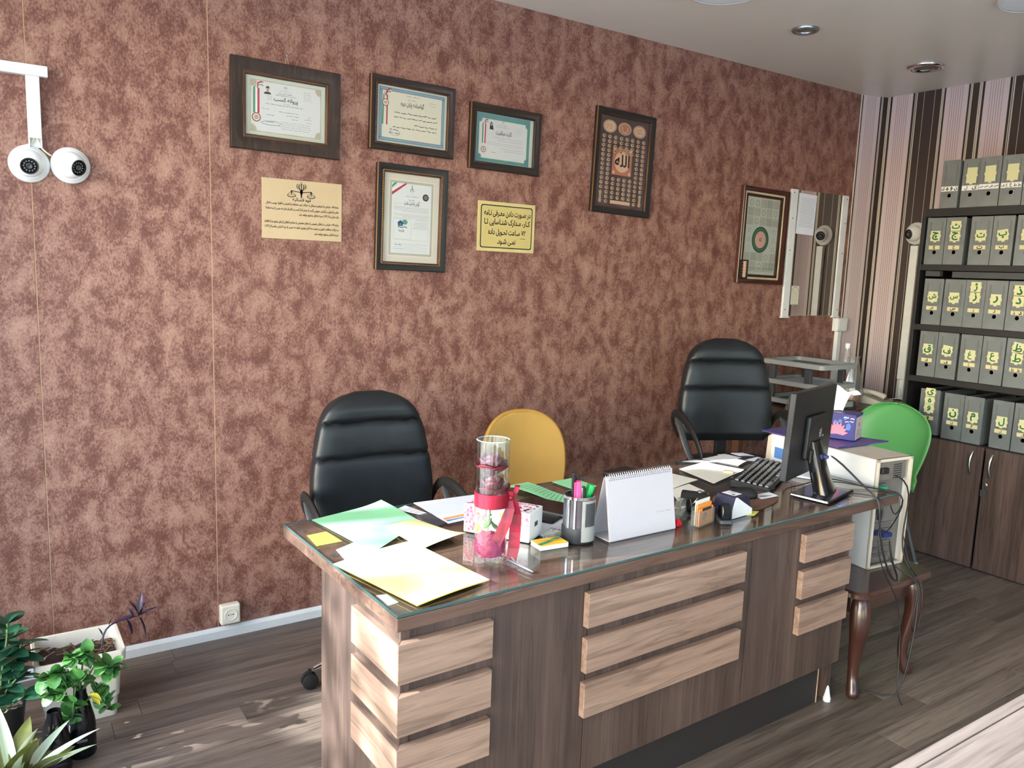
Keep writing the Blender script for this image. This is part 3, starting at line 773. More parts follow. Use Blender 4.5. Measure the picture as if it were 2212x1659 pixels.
vb.build('vent_slots', 'file_dark', pc)
MB().box(-TW-.0008, -TW-.0002, .12, .265, .05, .44).build('warranty_panel', 'tower_white', pc)
MB().box(-TW-.0014, -TW-.0009, .165, .255, .345, .395).build('sticker', 'print_blue', pc, label='small blue and white sticker')
MB().box(-TW-.0014, -TW-.0009, .17, .25, .31, .338).build('sticker', 'paper_white', pc)

# ------------------------------------------------------------------ file boxes
def note(t, letters, x0, x1, z0, z1, mat, ink, size, name, rot=0, tabs=False):
    """a sticker on the front of a file box (front plane: local X = -, so u runs along -Y)"""
    b = MB(); c = ((x0+x1)/2, (z0+z1)/2); ca, sa = math.cos(rot), math.sin(rot)
    def fn(u, v, d=0): return (-d, -(c[0]+(u-c[0])*ca-(v-c[1])*sa), c[1]+(u-c[0])*sa+(v-c[1])*ca)
    b.flat(rect(x0, x1, z0, z1), lambda u, v: fn(u, v, .0016))
    if tabs:
        xm, zm = c
        for q in ((xm-.008, xm+.008, z0-.007, z0), (x1, x1+.004, zm-.006, zm+.007), (x0-.004, x0, zm-.006, zm+.007)): b.flat(rect(*q), lambda u, v: fn(u, v, .0014))
    o = b.build(name, mat, t, fix=False, solid=.0004)
    if letters:
        n = len(letters); lb = MB()
        for k, ch in enumerate(letters):
            cx = c[0] if n == 1 else x1-(x1-x0)*(k+.5)/n
            vs, fs = text2d(ch, 1.0, bold=.022); hh_ = max(v[1] for v in vs)-min(v[1] for v in vs); ww_ = max(v[0] for v in vs)-min(v[0] for v in vs)
            k_ = min(size, (z1-z0)*.82/hh_, (x1-x0)/n*.80/ww_); vs = [(a*k_, b_*k_, d_) for a, b_, d_ in vs]
            ym = (min(v[1] for v in vs)+max(v[1] for v in vs))/2
            lb.flat((vs, fs), lambda u, v, cx=cx, ym=ym: fn(cx+u, c[1]+v-ym, .0022))
        lb.build('lettering', ink, o, fix=False)
    return o
FD = .36
def file_box(y_left, width, z, label, big=None, small=None, white=None, tilt=0, dx=0, mode='yellow', bigrot=0, hole='file_dark', content=True, up=0):
    t = thing('file_box', label, 'file box', (4.648+dx, y_left, z), 0, 'grey metal file boxes')
    Hh, w_ = .268, width
    b = MB(); th = .0015
    b.box(0, th, -w_, 0, 0, Hh).box(0, FD, -w_, -w_+th, 0, Hh*.98).box(0, FD, -th, 0, 0, Hh*.98).box(0, FD, -w_, 0, 0, th)
    b.build('body', 'file_grey', t, bevel=.0012, seg=1)
    gv = MB(); xl, xr = w_*.20, w_*.82
    for x in (xl, xr): gv.prism([(x+.004*math.cos(a), (z0)+.004*math.sin(a)) for z0, rng in ((Hh*.90, (0, 180)), (Hh*.62, (180, 360))) for a in [math.radians(rng[0]+(rng[1]-rng[0])*i/5) for i in range(6)]], lambda u, v, q: (-q, -u, v), 0, .0013)
    for a_, b_, c_, d_ in ((xl-.003, xl+.001, Hh*.44, Hh*.62), (xr-.001, xr+.003, Hh*.44, Hh*.62), (xl-.003, xr+.003, Hh*.43, Hh*.448)): gv.box(-.0012, 0, -b_, -a_, c_, d_)
    gv.build('label_holder', 'file_groove', t, 40)
    hl = MB(); T = Matrix.Translation((0, -w_*.53, Hh*.262)) @ Matrix.Rotation(-PI/2, 4, 'Y')
    hl.lathe([(.0005, .0006), (.0115, .0006)], 20, T=T, cap=(True, True)); hl.build('finger_hole', hole, t)
    hr = MB(); hr.lathe([(.0112, .0004), (.0125, .0014), (.0112, .0016)], 20, T=T, cap=(False, False)); hr.build('hole_rim', 'steel', t, 60)
    if content:
        b = MB(); rn = random.Random(int(y_left*1000)+int(z*100)); yy = -.006
        while yy > -w_+.02:
            k = rn.uniform(.008, .02); b.box(.012, FD-.02, yy-k, yy-.001, .004, Hh*rn.uniform(.86, .96)); yy -= k
        b.build('folders', 'file_content', t, label='dark folders filed upright')
    m0 = w_*.5
    if mode == 'yellow':
        n = len(big)
        for k, ch in enumerate(big):
            s_ = .058 if n < 3 else .05
            z1 = Hh*.72+(n-1)*s_*.92-k*s_*.95+up
            note(t, ch, m0-.027, m0+.028, z1-s_, z1, 'sticky_yellow', 'ink_green', .062 if n < 3 else .05, 'sticky_label', bigrot if k == 0 else bigrot*.4, True)
        if small: note(t, small, m0-.031, m0+.032, Hh*.325, Hh*.405, 'label_yellow', 'ink_black', .045, 'strip_label')
    else:
        if big is not None: note(t, '', m0-.026, m0+.03, Hh*.5, Hh*.82, 'sticky_yellow', 'ink_green', .05, 'sticky_label', bigrot, True)
        note(t, small, .004, w_-.004, Hh*.355, Hh*.455, 'label_white', 'ink_black', .034, 'strip_label')
    return t
G = 'grey metal file box '
def lab(s): return G+s
# top row
file_box(-.783, .101, 2.0365, lab('without sticky note, first on the top shelf'), None, 'نوهی', mode='white')
file_box(-.893, .100, 2.0365, lab('with blank yellow note, second on the top shelf'), '', 'کل', mode='white', bigrot=-.03, dx=.012)
file_box(-.9945, .111, 2.0365, lab('with blank yellow note, third on the top shelf'), '', 'سشصض', mode='white', bigrot=.03, dx=-.004)
file_box(-1.1085, .112, 2.0365, lab('with blank yellow note, fourth on the top shelf'), '', 'طظعغف', mode='white', dx=-.002)
file_box(-1.223, .112, 2.0365, lab('cut by the frame edge on the top shelf'), '', 'ح', mode='white')
# second row
Z2 = 1.7165
file_box(-.728, .108, Z2, lab('lettered che at the left end of the second shelf'), 'چ', 'چ')
file_box(-.839, .111, Z2, lab('with two stacked notes se and jim, second shelf'), 'ثج', 'ج')
file_box(-.979, .115, Z2, lab('lettered te on the second shelf'), 'ت', 'ت')
file_box(-1.097, .110, Z2, lab('lettered pe with a tilted note, second shelf'), 'پ', 'ب', bigrot=.14)
file_box(-1.219, .112, Z2, lab('cut by the frame edge on the second shelf'), 'ا', 'ا')
Z3 = 1.3665
file_box(-.749, .113, Z3, lab('lettered shin at the left end of the third shelf'), 'ش', 'ش')
file_box(-.869, .119, Z3, lab('lettered sin on the third shelf'), 'س', 'س')
file_box(-.9895, .108, Z3, lab('with two notes zhe and ze, third shelf'), 'ژز', 'ز', up=.01)
file_box(-1.099, .113, Z3, lab('lettered re with a reddish hole, third shelf'), 'ر', 'ر', hole='seal_brown')
file_box(-1.216, .113, Z3, lab('with two notes zal and dal, third shelf'), 'ذد', 'دذ')
Z4 = 1.0605
file_box(-.756, .107, Z4, lab('lettered qaf at the left end of the fourth shelf'), 'ق', 'ق')
file_box(-.866, .116, Z4, lab('lettered fe with a tilted note, fourth shelf'), 'ف', 'ف', bigrot=-.14)
file_box(-.996, .117, Z4, lab('lettered gheyn on the fourth shelf'), 'غ', 'غ', up=-.012)
file_box(-1.117, .119, Z4, lab('lettered eyn on the fourth shelf'), 'ع', 'ع', up=-.01)
file_box(-1.242, .116, Z4, lab('with crooked notes za and ta, fourth shelf'), 'ظط', 'طظ', bigrot=-.16)
Z5 = .7145
file_box(-.797, .117, Z5+.006, lab('with three notes ye he vav, on the cabinet'), 'یهو', 'و', up=-.01)
file_box(-.940, .114, Z5, lab('lettered nun on top of the cabinet'), 'ن', 'ن', up=-.01)
file_box(-1.0585, .107, Z5, lab('lettered mim on top of the cabinet'), 'م', 'م', up=-.012, hole='seal_brown', dx=-.006)
file_box(-1.209, .108, Z5, lab('lettered lam on top of the cabinet'), 'ل', 'ل', up=-.012)
file_box(-1.323, .110, Z5, lab('lettered gaf, cut by the frame edge on the cabinet'), 'گ', 'گ', up=-.012)

# ------------------------------------------------------------------ framed papers and signs on the brown wall
def moulding(hw, hh, prof):
    b = MB()
    b.rings([[(sx*(hw-i), -d, sz*(hh-i)) for sx, sz in ((-1, -1), (1, -1), (1, 1), (-1, 1))] for i, d in prof], cap=(False, False))
    return b
def picture(label, x0, x1, z0, z1, tilt, fw, face, inner, glassed=True, group='framed papers on the brown wall', depth=.022, back='doc_white'):
    hw, hh = (x1-x0)/2, (z1-z0)/2
    t = thing('picture_frame', label, 'picture frame', ((x0+x1)/2, -.0005, (z0+z1)/2), rot=(0, tilt, 0), group=group)
    moulding(hw, hh, [(0, .0), (0, depth*.8), (.003, depth), (fw*.35, depth*.96), (fw*.55, depth*.8), (fw*.8, depth*.7), (fw*.8, .002)]).build('frame', face, t, 30)
    if inner:
        moulding(hw-fw*.78, hh-fw*.78, [(0, .003), (0, depth*.72), (fw*.1, depth*.78), (fw*.16, depth*.72), (fw*.2, depth*.5), (fw*.22, .003)]).build('inner_moulding', inner, t, 30)
    iw, ih = hw-fw*.98, hh-fw*.98
    MB().box(-hw+.004, hw-.004, -.0025, 0, -hh+.004, hh-.004).build('backing', back, t)
    if glassed: MB().box(-iw-.004, iw+.004, -.0086, -.0074, -ih-.004, ih+.004).build('glass_pane', 'frame_glass', t)
    return t, iw, ih
def beads(t, hw, hh, pitch, r, d, mat):
    b = MB(); n = int(2*hw/pitch)
    def one(x, z, ax):
        s_ = (1.5, .8) if ax else (.8, 1.5)
        b.rings([[(x+r*q*s_[0]*math.cos(a), -d-r*.6*(1-q), z+r*q*s_[1]*math.sin(a)) for a in [2*PI*k/6 for k in range(6)]] for q in (1, .45)])
    for i in range(n):
        x = -hw+(i+.5)*2*hw/n; one(x, hh, 1); one(x, -hh, 1)
    n = int(2*hh/pitch)
    for i in range(n):
        z = -hh+(i+.5)*2*hh/n; one(hw, z, 0); one(-hw, z, 0)
    b.build('beading', mat, t, kind='stuff', fix=False)
def gilt(t, hw, hh, mat='gold', d=.0225):
    b = MB(); b.box(-hw-.0010, -hw+.0028, -d-.0008, -d+.005, -hh, hh).build('gilt_edge', mat, t, label='gilt strip along the left edge')
class Doc:
    """flat print on a sheet: rectangles, strokes and lettering laid in thin layers"""
    def __init__(s, t, d=.003): s.t = t; s.d = d; s.k = 0; s.L = {}
    def add(s, data, mat, lift=1):
        s.L.setdefault((mat, lift), []).append(data)
    def text(s, st, x, z, size, mat='ink_black', align='CENTER', bold=0, width=None, lift=3, rot=0):
        vs, fs = text2d(st, size, align, bold, width=width)
        ca, sa = math.cos(rot), math.sin(rot)
        s.add(([(x+u*ca-v*sa, z+u*sa+v*ca, d_) for u, v, d_ in vs], fs), mat, lift)
    def done(s, names=None):
        for (mat, lift), lst in s.L.items():
            b = MB()
            for q in lst: b.flat(q, lambda u, v: (u, -s.d-.00035*lift, v))
            nm = 'lettering' if mat.startswith('ink') else {1: 'printed_sheet', 2: 'printed_border'}.get(lift, 'printed_emblem')
            b.build(nm, mat, s.t, fix=False)
def emblem(D, x, z, s, mat='ink_black'):
    """the four-crescent national emblem"""
    D.add(stroke([(x, z-.52*s), (x, z-.2*s), (x, z+.42*s)], [.03*s, .10*s, .13*s]), mat, 3)
    for sg in (-1, 1):
        P = [(x+sg*.31*s*math.cos(math.radians(a)), z+.44*s*math.sin(math.radians(a))-.02*s) for a in range(-84, 66, 10)]
        n = len(P)-1; D.add(stroke(P, [(.02+.11*math.sin(PI*i/n)**.8)*s for i in range(n+1)]), mat, 3.3)
        P = [(x+sg*(.06+.50*math.cos(math.radians(a)))*s, z+.46*s*math.sin(math.radians(a))+.03*s) for a in range(-52, 58, 10)]
        n = len(P)-1; D.add(stroke(P, [(.015+.085*math.sin(PI*i/n)**.8)*s for i in range(n+1)]), mat, 3.6)
    D.add(stroke([(x-.10*s, z+.50*s), (x, z+.57*s), (x+.10*s, z+.50*s)], .05*s), mat, 3)
def ribbon(D, x, ztop, zbot, w_, seal_z=None):
    for k, m in enumerate(('flag_green', 'flag_white', 'flag_red')):
        D.add(rect(x+(k-1.5)*w_, x+(k-.5)*w_, zbot, ztop), m, 3)
        D.add(stroke([(x+(k-1.5)*w_*.9+.001, ztop), (x+w_*.6, ztop+w_*(1.5+.35*k)), (x+w_*2.2, ztop+w_*(2.0+.5*k)), (x+w_*3.2, ztop+w_*(1.3+.75*k))], [w_*.6, w_*.8, w_*.8, w_*.5]), m, 4+.3*k)
    if seal_z is not None:
        D.add(disc(x, seal_z, w_*2.1), 'seal_brown', 5); D.add(disc(x, seal_z, w_*1.65), 'doc_cream', 6)
        for k in range(3): D.add(stroke([(x-w_*(1.1 if k == 1 else .8), seal_z+(k-1)*w_*.7), (x+w_*(1.1 if k == 1 else .8), seal_z+(k-1)*w_*.7)], w_*.34), 'seal_brown', 7)
def portrait(D, x, z, s, scarf):
    if scarf:
        D.add(([(x-.6*s, z-1.0*s), (x+.7*s, z-1.05*s), (x+.6*s, z-.4*s), (x+.42*s, z+.55*s), (x+.1*s, z+1.0*s), (x-.25*s, z+.95*s), (x-.45*s, z+.4*s), (x-.5*s, z-.4*s)], [tuple(range(8))]), 'dark_cloth', 3)
        D.add(disc(x+.05*s, z+.32*s, .27*s, 16, .38*s), 'skin', 4)
    else:
        D.add(([(x-.9*s, z-1.0*s), (x+.85*s, z-1.0*s), (x+.8*s, z-.62*s), (x+.3*s, z-.4*s), (x-.35*s, z-.4*s), (x-.85*s, z-.68*s)], [tuple(range(6))]), 'dark_cloth', 3)
        D.add(rect(x-.17*s, x+.17*s, z-.5*s, z-.1*s), 'skin', 4); D.add(disc(x, z+.22*s, .36*s, 16, .48*s), 'skin', 4)
        D.add(([(x-.42*s, z+.25*s), (x-.36*s, z+.42*s), (x-.1*s, z+.5*s), (x+.25*s, z+.5*s), (x+.36*s, z+.3*s), (x+.44*s, z+.35*s), (x+.42*s, z+.75*s), (x+.1*s, z+.95*s), (x-.3*s, z+.85*s), (x-.46*s, z+.6*s)], [tuple(range(10))]), 'dark_cloth', 5)
    for sg in (-1, 1): D.add(disc(x+.05*s*(1 if scarf else 0)+sg*.13*s, z+(.36 if scarf else .26)*s, .045*s, 8, .03*s), 'ink_black', 6)
    D.add(stroke([(x-.09*s, z+.02*s), (x+.11*s, z+.02*s)], .04*s), 'seal_brown', 6)
def small_print(D, x0, x1, z, h, n, dz, mat, rnd, right=True, vary=.5):
    for k in range(n):
        f = 1-rnd.random()*vary
        a, b = (x1-(x1-x0)*f, x1) if right else (x0, x0+(x1-x0)*f)
        D.add(scribble(a, b, z-k*dz, h, rnd), mat, 3)
TL = math.radians(.9)
# 1: business licence in a wide bronzed frame
t, iw, ih = picture('certificate in a wide mottled bronze frame, largest on the wall', .857, 1.308, 2.038, 2.389, math.radians(.6), .062, 'bronzed_frame', 'dark_gilt')
beads(t, iw+.004, ih+.004, .008, .0030, .0155, 'table_brown')
MB().tube([(-.008, -.006, ih+.062), (-.001, -.004, ih+.095), (.008, -.006, ih+.06)], .0013, 6).build('hanging_cord', 'corner_tan', t)
MB().lathe([(.004, 0), (.004, .008)], 10, T=Matrix.Translation((-.001, 0, ih+.096)) @ Matrix.Rotation(PI/2, 4, 'X')).build('nail', 'steel', t)
D = Doc(t); rn = random.Random(1); D.add(rect(-iw, iw, -ih, ih), 'doc_pale_green', 1)
bw, bh = .147, .101
D.add(rect(-bw, bw, -bh, bh), 'corner_tan', 2); D.add(rect(-bw+.004, bw-.004, -bh+.004, bh-.004), 'doc_grey', 2.5)
for sx in (-1, 1):
    for sz in (-1, 1):
        D.add(disc(sx*(bw-.013), sz*(bh-.013), .012, 10), 'corner_tan', 3); D.add(disc(sx*(bw-.018), sz*(bh-.009), .009, 8), 'corner_tan', 3.3); D.add(disc(sx*(bw-.009), sz*(bh-.02), .009, 8), 'corner_tan', 3.6)
ribbon(D, -.122, .068, -.028, .0085, -.045); portrait(D, -.077, .066, .016, False); emblem(D, -.004, .085, .012, 'ink_grey')
D.add(scribble(-.018, .012, .074, .003, rn), 'ink_pale', 3); D.add(scribble(-.03, .022, .068, .004, rn), 'ink_pale', 3)
D.add(scribble(-.033, .026, .059, .0045, rn), 'ink_black', 3); D.add(scribble(-.045, .044, .052, .0045, rn), 'ink_black', 3)
D.text('پروانه کسب', -.002, .030, .021, bold=.008)
D.add(scribble(-.012, .012, .021, .004, rn), 'ink_grey', 3); D.add(scribble(-.084, .068, .013, .0042, rn), 'ink_black', 3)
for k in range(5): D.add(scribble(.072, .105, .078-k*.008, .0035, rn), 'ink_grey', 3)
small_print(D, -.09, -.06, .043, .0033, 3, .006, 'ink_grey', rn)
for z, a, b, m in ((-.008, -.1, -.065, 'ink_grey'), (-.012, -.03, .052, 'ink_black'), (-.024, .0, .052, 'ink_black'), (-.036, .022, .052, 'ink_black'), (-.03, -.078, -.05, 'ink_black'), (-.022, .09, .105, 'ink_grey'), (-.030, .075, .105, 'ink_grey'), (-.042, .085, .105, 'ink_grey')): D.add(scribble(a, b, z, .0042, rn), m, 3)
small_print(D, -.05, .105, -.052, .0038, 3, .0085, 'ink_grey', rn, vary=.3); D.add(scribble(-.02, .1, -.078, .004, rn), 'ink_grey', 3)
D.add(stroke([(-.10, -.066), (-.06, -.070), (-.03, -.066), (-.02, -.058), (-.05, -.052), (-.09, -.056), (-.105, -.064)], .0016), 'ink_blue', 4); D.add(scribble(-.082, -.045, -.058, .005, rn), 'ink_black', 3)
D.done()
# 2: course certificate with a blue lattice border
t, iw, ih = picture('dark framed certificate with blue lattice border', 1.444, 1.861, 2.099, 2.412, TL, .036, 'walnut_frame', 'dark_gilt'); gilt(t, .2085, .1565)
beads(t, iw+.006, ih+.006, .012, .0042, .016, 'mahogany')
D = Doc(t); rn = random.Random(2); D.add(rect(-iw, iw, -ih, ih), 'doc_pale_green', 1)
bw, bh = iw-.012, ih-.008
D.add(rect(-bw, bw, -bh, bh), 'doc_blue', 2); D.add(rect(-bw+.014, bw-.014, -bh+.014, bh-.014), 'doc_cream', 3)
lat = []
for i in range(int(2*bw/.0075)):
    x = -bw+.004+i*.0075
    for s_ in (-1, 1): D.add(rect(x, x+.0032, s_*(bh-.007)-.004, s_*(bh-.007)-.0005), 'doc_grey', 2.5); D.add(rect(x+.0032, x+.0064, s_*(bh-.007)+.0005, s_*(bh-.007)+.004), 'doc_grey', 2.5)
for i in range(int(2*bh/.0075)-4):
    z = -bh+.016+i*.0075
    for s_ in (-1, 1): D.add(rect(s_*(bw-.007)-.004, s_*(bw-.007)-.0005, z, z+.0032), 'doc_grey', 2.5); D.add(rect(s_*(bw-.007)+.0005, s_*(bw-.007)+.004, z+.0032, z+.0064), 'doc_grey', 2.5)
for k, m in ((-1, 'flag_green'), (1, 'flag_red')):
    D.add(stroke([(-.132+k*.008, .082), (-.133+k*.009, .04), (-.134+k*.010, -.045)], .0065), m, 4)
for k, m in enumerate(('flag_green', 'flag_white', 'flag_red')): D.add(stroke([(-.142+.004*k, .076), (-.13+.003*k, .092+.004*k), (-.108, .098+.006*k)], [.005, .008, .007]), m, 5+.3*k)
D.add(disc(-.132, .048, .0155), 'seal_brown', 6); D.add(disc(-.132, .048, .0125), 'doc_cream', 7)
for k in range(2): D.add(stroke([(-.139, .050-k*.005), (-.125, .050-k*.005)], .0025), 'seal_brown', 8)
D.add(scribble(-.032, .03, .088, .006, rn), 'ink_grey', 4); D.add(scribble(-.026, .02, .073, .006, rn), 'ink_grey', 4)
D.text('گواهینامه پایان دوره', -.001, .047, .026, bold=.004, width=.115, lift=4)
for z, a, b in ((.074, .08, .12), (.062, .09, .12)): D.add(scribble(a, b, z, .0035, rn), 'ink_grey', 4)
for z, a in ((.012, -.09), (-.007, -.09), (-.033, .01), (-.05, -.095)): D.add(scribble(a, .125, z, .0075, rn, .22), 'ink_black', 4)
D.add(scribble(-.11, -.06, -.063, .008, rn), 'ink_blue', 4); D.add(annulus(-.085, -.075, .024, .026, 24, .5), 'ink_blue', 4); D.add(scribble(-.11, -.065, -.078, .009, rn), 'ink_blue', 4); D.done()
# 3: teal bordered card
t, iw, ih = picture('dark framed certificate with teal border and scarfed portrait', 1.945, 2.350, 2.066, 2.366, TL, .038, 'walnut_frame', 'walnut_frame'); gilt(t, .2025, .15)
D = Doc(t); rn = random.Random(3); D.add(rect(-iw, iw, -ih, ih), 'doc_pale_green', 1)
D.add(rect(-iw+.008, iw-.02, -ih+.003, ih-.002), 'doc_teal', 2); D.add(rect(-iw+.012, iw-.024, -ih+.010, ih-.018), 'logo_teal', 2.4)
D.add(rect(-iw+.020, iw-.036, -ih+.018, ih-.026), 'doc_grey', 2.8)
for sx in (-1, 1):
    for sz in (-1, 1): D.add(disc(sx*(iw-.028)-.006, sz*(ih-.027)-.004, .014, 10), 'doc_teal', 3)
ribbon(D, -.118, .062, -.028, .0068, -.056); portrait(D, -.078, .058, .017, True); emblem(D, -.012, .083, .010, 'ink_grey')
D.add(scribble(-.028, .004, .073, .003, rn), 'ink_pale', 3); D.add(scribble(-.04, .014, .065, .004, rn), 'ink_grey', 3); D.add(scribble(-.055, .03, .057, .004, rn), 'ink_grey', 3)
D.text('کارت مباشرت', -.006, .022, .028, bold=.006, width=.09)
for k in range(3): D.add(scribble(.06, .095, .058-k*.010, .003, rn), 'ink_pale', 3)
for z, a in ((.006, -.06), (-.006, -.04), (-.02, -.1), (-.028, -.1), (-.042, -.02), (-.052, 0)): D.add(scribble(a, .105, z, .0036, rn), 'ink_pale' if a < -.08 else 'ink_grey', 3)
D.add(scribble(-.075, -.045, -.064, .004, rn), 'ink_black', 3); D.done()
# 4: portrait-format certificate
t, iw, ih = picture('tall gilt-beaded frame with house and tree logo certificate', 1.478, 1.833, 1.578, 2.045, TL, .038, 'shelf_black', 'dark_gilt'); gilt(t, .1775, .2335)
beads(t, iw+.008, ih+.008, .011, .0044, .0155, 'gold')
D = Doc(t); rn = random.Random(4); D.add(rect(-iw, iw, -ih, ih), 'mat_board', 1)
D.add(rect(-.116, .116, -.172, .172), 'doc_cream', 1.5); D.add(rect(-.109, .109, -.165, .165), 'mat_grey', 2); D.add(rect(-.099, .099, -.155, .155), 'doc_white', 2.5)
for k, m in enumerate(('flag_green', 'flag_white', 'flag_red')):
    o_ = k*.010; D.add(([(-.099, .128-o_*1.3-.002), (-.099, .141-o_*1.3-.001), (-.072+o_*1.3+.009, .155), (-.072+o_*1.3+.022, .155)], [(0, 1, 2, 3)]) if k else ([(-.099, .132), (-.099, .143), (-.087, .155), (-.074, .155)], [(0, 1, 2, 3)]), m, 3)
D.add(stroke([(0, .118), (0, .150)], [.002, .004]), 'ink_grey', 3); D.add(stroke([(-.010, .124), (-.004, .134), (0, .136), (.004, .134), (.010, .124)], .0025), 'ink_grey', 3)
for sg in (-1, 1): D.add(stroke([(sg*.0075, .121), (sg*.0075, .131)], .002), 'ink_grey', 3)
D.add(scribble(-.008, .008, .110, .003, rn), 'ink_pale', 3); D.add(scribble(-.03, .032, .099, .0045, rn), 'ink_grey', 3); D.add(scribble(-.016, .014, .083, .006, rn), 'ink_grey', 3)
D.text('گواهی نامه ثبت علامت', .0, .062, .022, 'ink_black', bold=.004, width=.078); D.add(scribble(-.085, -.045, .065, .003, rn), 'ink_pale', 3)
D.add(disc(.07, .101, .0165, 8), 'ink_black', 3); D.add(annulus(.07, .101, .006, .009), 'ink_pale', 4); D.add(disc(.07, .101, .003), 'ink_pale', 4)
for z in (.052, .020, .002): D.add(stroke([(-.09, z), (.09, z)], .0008), 'ink_pale', 3)
small_print(D, -.088, .088, .046, .0032, 3, .007, 'ink_grey', rn, vary=.25); small_print(D, -.088, .088, .014, .0032, 2, .006, 'ink_grey', rn, vary=.6)
for q in (((-.088, -.002), (-.0, -.002)), ((-.0, -.002), (-.0, -.092)), ((-.0, -.092), (-.088, -.092)), ((-.088, -.092), (-.088, -.002)), ((-.088, -.112), (.088, -.112)), ((.088, .052), (.088, -.112)), ((-.088, -.096), (.088, -.096))): D.add(stroke(list(q), .0008), 'ink_pale', 3)
D.add(disc(-.032, -.016, .0135, 16, .0115), 'logo_teal', 4); D.add(([(-.072, -.022), (-.054, -.008), (-.036, -.022)], [(0, 1, 2)]), 'logo_navy', 5); D.add(rect(-.066, -.042, -.034, -.021), 'logo_navy', 5); D.add(rect(-.057, -.051, -.029, -.023), 'ink_pale', 6)
D.add(stroke([(-.066, -.036), (-.05, -.041), (-.03, -.037), (-.02, -.041)], .005), 'logo_teal', 5); D.text('پارسا', -.048, -.058, .014, bold=.01)
D.add(scribble(.02, .084, -.004, .0035, rn), 'ink_grey', 3); small_print(D, .004, .084, -.016, .0032, 5, .0065, 'ink_grey', rn, vary=.15)
small_print(D, -.085, .085, -.118, .003, 4, .009, 'ink_pale', rn, vary=.3); D.add(scribble(-.08, -.045, -.118, .007, rn), 'ink_blue', 4); D.add(scribble(-.088, -.03, -.136, .0035, rn), 'ink_blue', 4); D.done()
# 5: frame with rows of small medallions
t, iw, ih = picture('black and gilt frame of small medallions around central calligraphy', 2.695, 3.110, 1.913, 2.450, math.radians(1.7), .036, 'shelf_black', 'dark_gilt', back='plum_card'); gilt(t, .2075, .268, d=.0226)
D = Doc(t); D.add(rect(-iw, iw, -ih, ih), 'plum_card', 1)
for k, x in enumerate((-.105, 0, .105)):
    D.add(disc(x, .180, .047, 20, .033), 'medal_tan', 2); D.add(disc(x, .180, .036, 12, .025), 'tile_cream' if k != 1 else 'tile_copper', 3)
    if k != 1:
        for j in range(3): D.add(scribble(x-.024, x+.024, .190-j*.010, .005, random.Random(9+k+j)), 'ink_black', 4)
    else: D.add(stroke(arc(x, .180, .02, 150, 390, 8), .005), 'tile_cream', 4)
D.add(rect(-.072, .066, -.062, .078), 'tile_copper', 2); D.add(disc(-.003, .008, .055, 16), 'tile_cream', 3)
for sx in (-1, 1):
    for sz in (-1, 1): D.add(disc(-.003+sx*.056, .008+sz*.058, .008, 12, .010), 'tile_cream', 3)
D.text('الله', -.003, -.016, .085, bold=.012, lift=4); D.done()
md = MB(); md.rings([[(r*math.cos(2*PI*k/12), -q, r*.85*math.sin(2*PI*k/12)) for k in range(12)] for r, q in ((.0115, .0), (.0115, .0022), (.009, .0034))])
md.box(-.004, .004, -.0040, -.0034, -.002, .002, 1)
med = None
for r in range(15):
    for c in range(8):
        x = -.140+c*.0400; z = .128-r*.0238
        if 4 <= r <= 8 and 2 <= c <= 5: continue
        if r >= 12 and c in (0, 7): continue
        if r == 14 and 2 <= c <= 5: continue
        if med is None: med = md.build('medallion', ['medal_tan', 'ink_black'], t, 50); med.location = (x, -.0035, z)
        else: copyobj(med, (x, -.0035, z), parent=t)
for x in (-.140, .140):
    b = MB()
    for q in (0, 1): b.lathe([(.0105, 0), (.0105, .002), (.008, .003)], 12, T=Matrix.Translation((x, -.0035, .128-12.15*.0238-q*.043)) @ Matrix.Rotation(PI/2, 4, 'X'))
    b.box(x-.0065, x+.0065, -.0058, -.0035, -.215, -.160); b.build('side_plaque', 'medal_tan', t, 50)
MB().box(-.068, .072, -.006, -.0035, -.2145, -.1965).build('bottom_plaque', 'tile_cream', t, bevel=.003)
# 6: picture of a tiled rosette
t, iw, ih = picture('mahogany frame with green rosette picture, beside the mirror', 3.855, 4.285, 1.566, 2.150, math.radians(1.0), .030, 'mahogany', None, back='olive_card', depth=.026)
moulding(iw+.001, ih+.001, [(0, .003), (0, .012), (.006, .015), (.012, .012), (.012, .003)]).build('rope_moulding', 'rope_cream', t, 40)
moulding(iw-.012, ih-.012, [(0, .003), (0, .010), (.016, .010), (.016, .003)]).build('inner_mount', 'mahogany', t)
D = Doc(t); rn = random.Random(6); D.add(rect(-iw+.026, iw-.026, -ih+.026, ih-.026), 'olive_card', 1)
pw, ph = .150, .236
D.add(rect(-pw, pw, -ph, ph), 'doc_pale_green', 2)
for r in range(9):
    for c in range(5):
        x, z = -pw+.008+c*.058, ph-.060-r*.0545
        if r == 8: continue
        if 3 <= r <= 5: 
            if c in (0, 4): D.add(annulus(x+.026, z+.022, .010, .014, 12), 'tile_grey', 3)
            continue
        D.add(rect(x, x+.054, z, z+.050), 'tile_grey' if (r+c) % 2 else 'mat_grey', 3) if rn.random() < .75 else D.add(annulus(x+.027, z+.024, .012, .019, 16), 'tile_grey', 3)
for q, m, l in ((.078, 'rosette_dark', 4), (.073, 'rosette_green', 5), (.056, 'olive_card', 6), (.051, 'rosette_pink', 7)): D.add(disc(-.008, -.020, q, 36, q*1.02), m, l)
for k in range(16):
    a = 2*PI*k/16; D.add(stroke([(-.008+.02*math.cos(a), -.02+.02*math.sin(a)), (-.008+.047*math.cos(a), -.02+.047*math.sin(a))], .003), 'tile_cream', 8)
D.add(disc(-.008, -.020, .011), 'seal_brown', 8); D.add(disc(-.008, -.020, .006), 'tile_cream', 9)
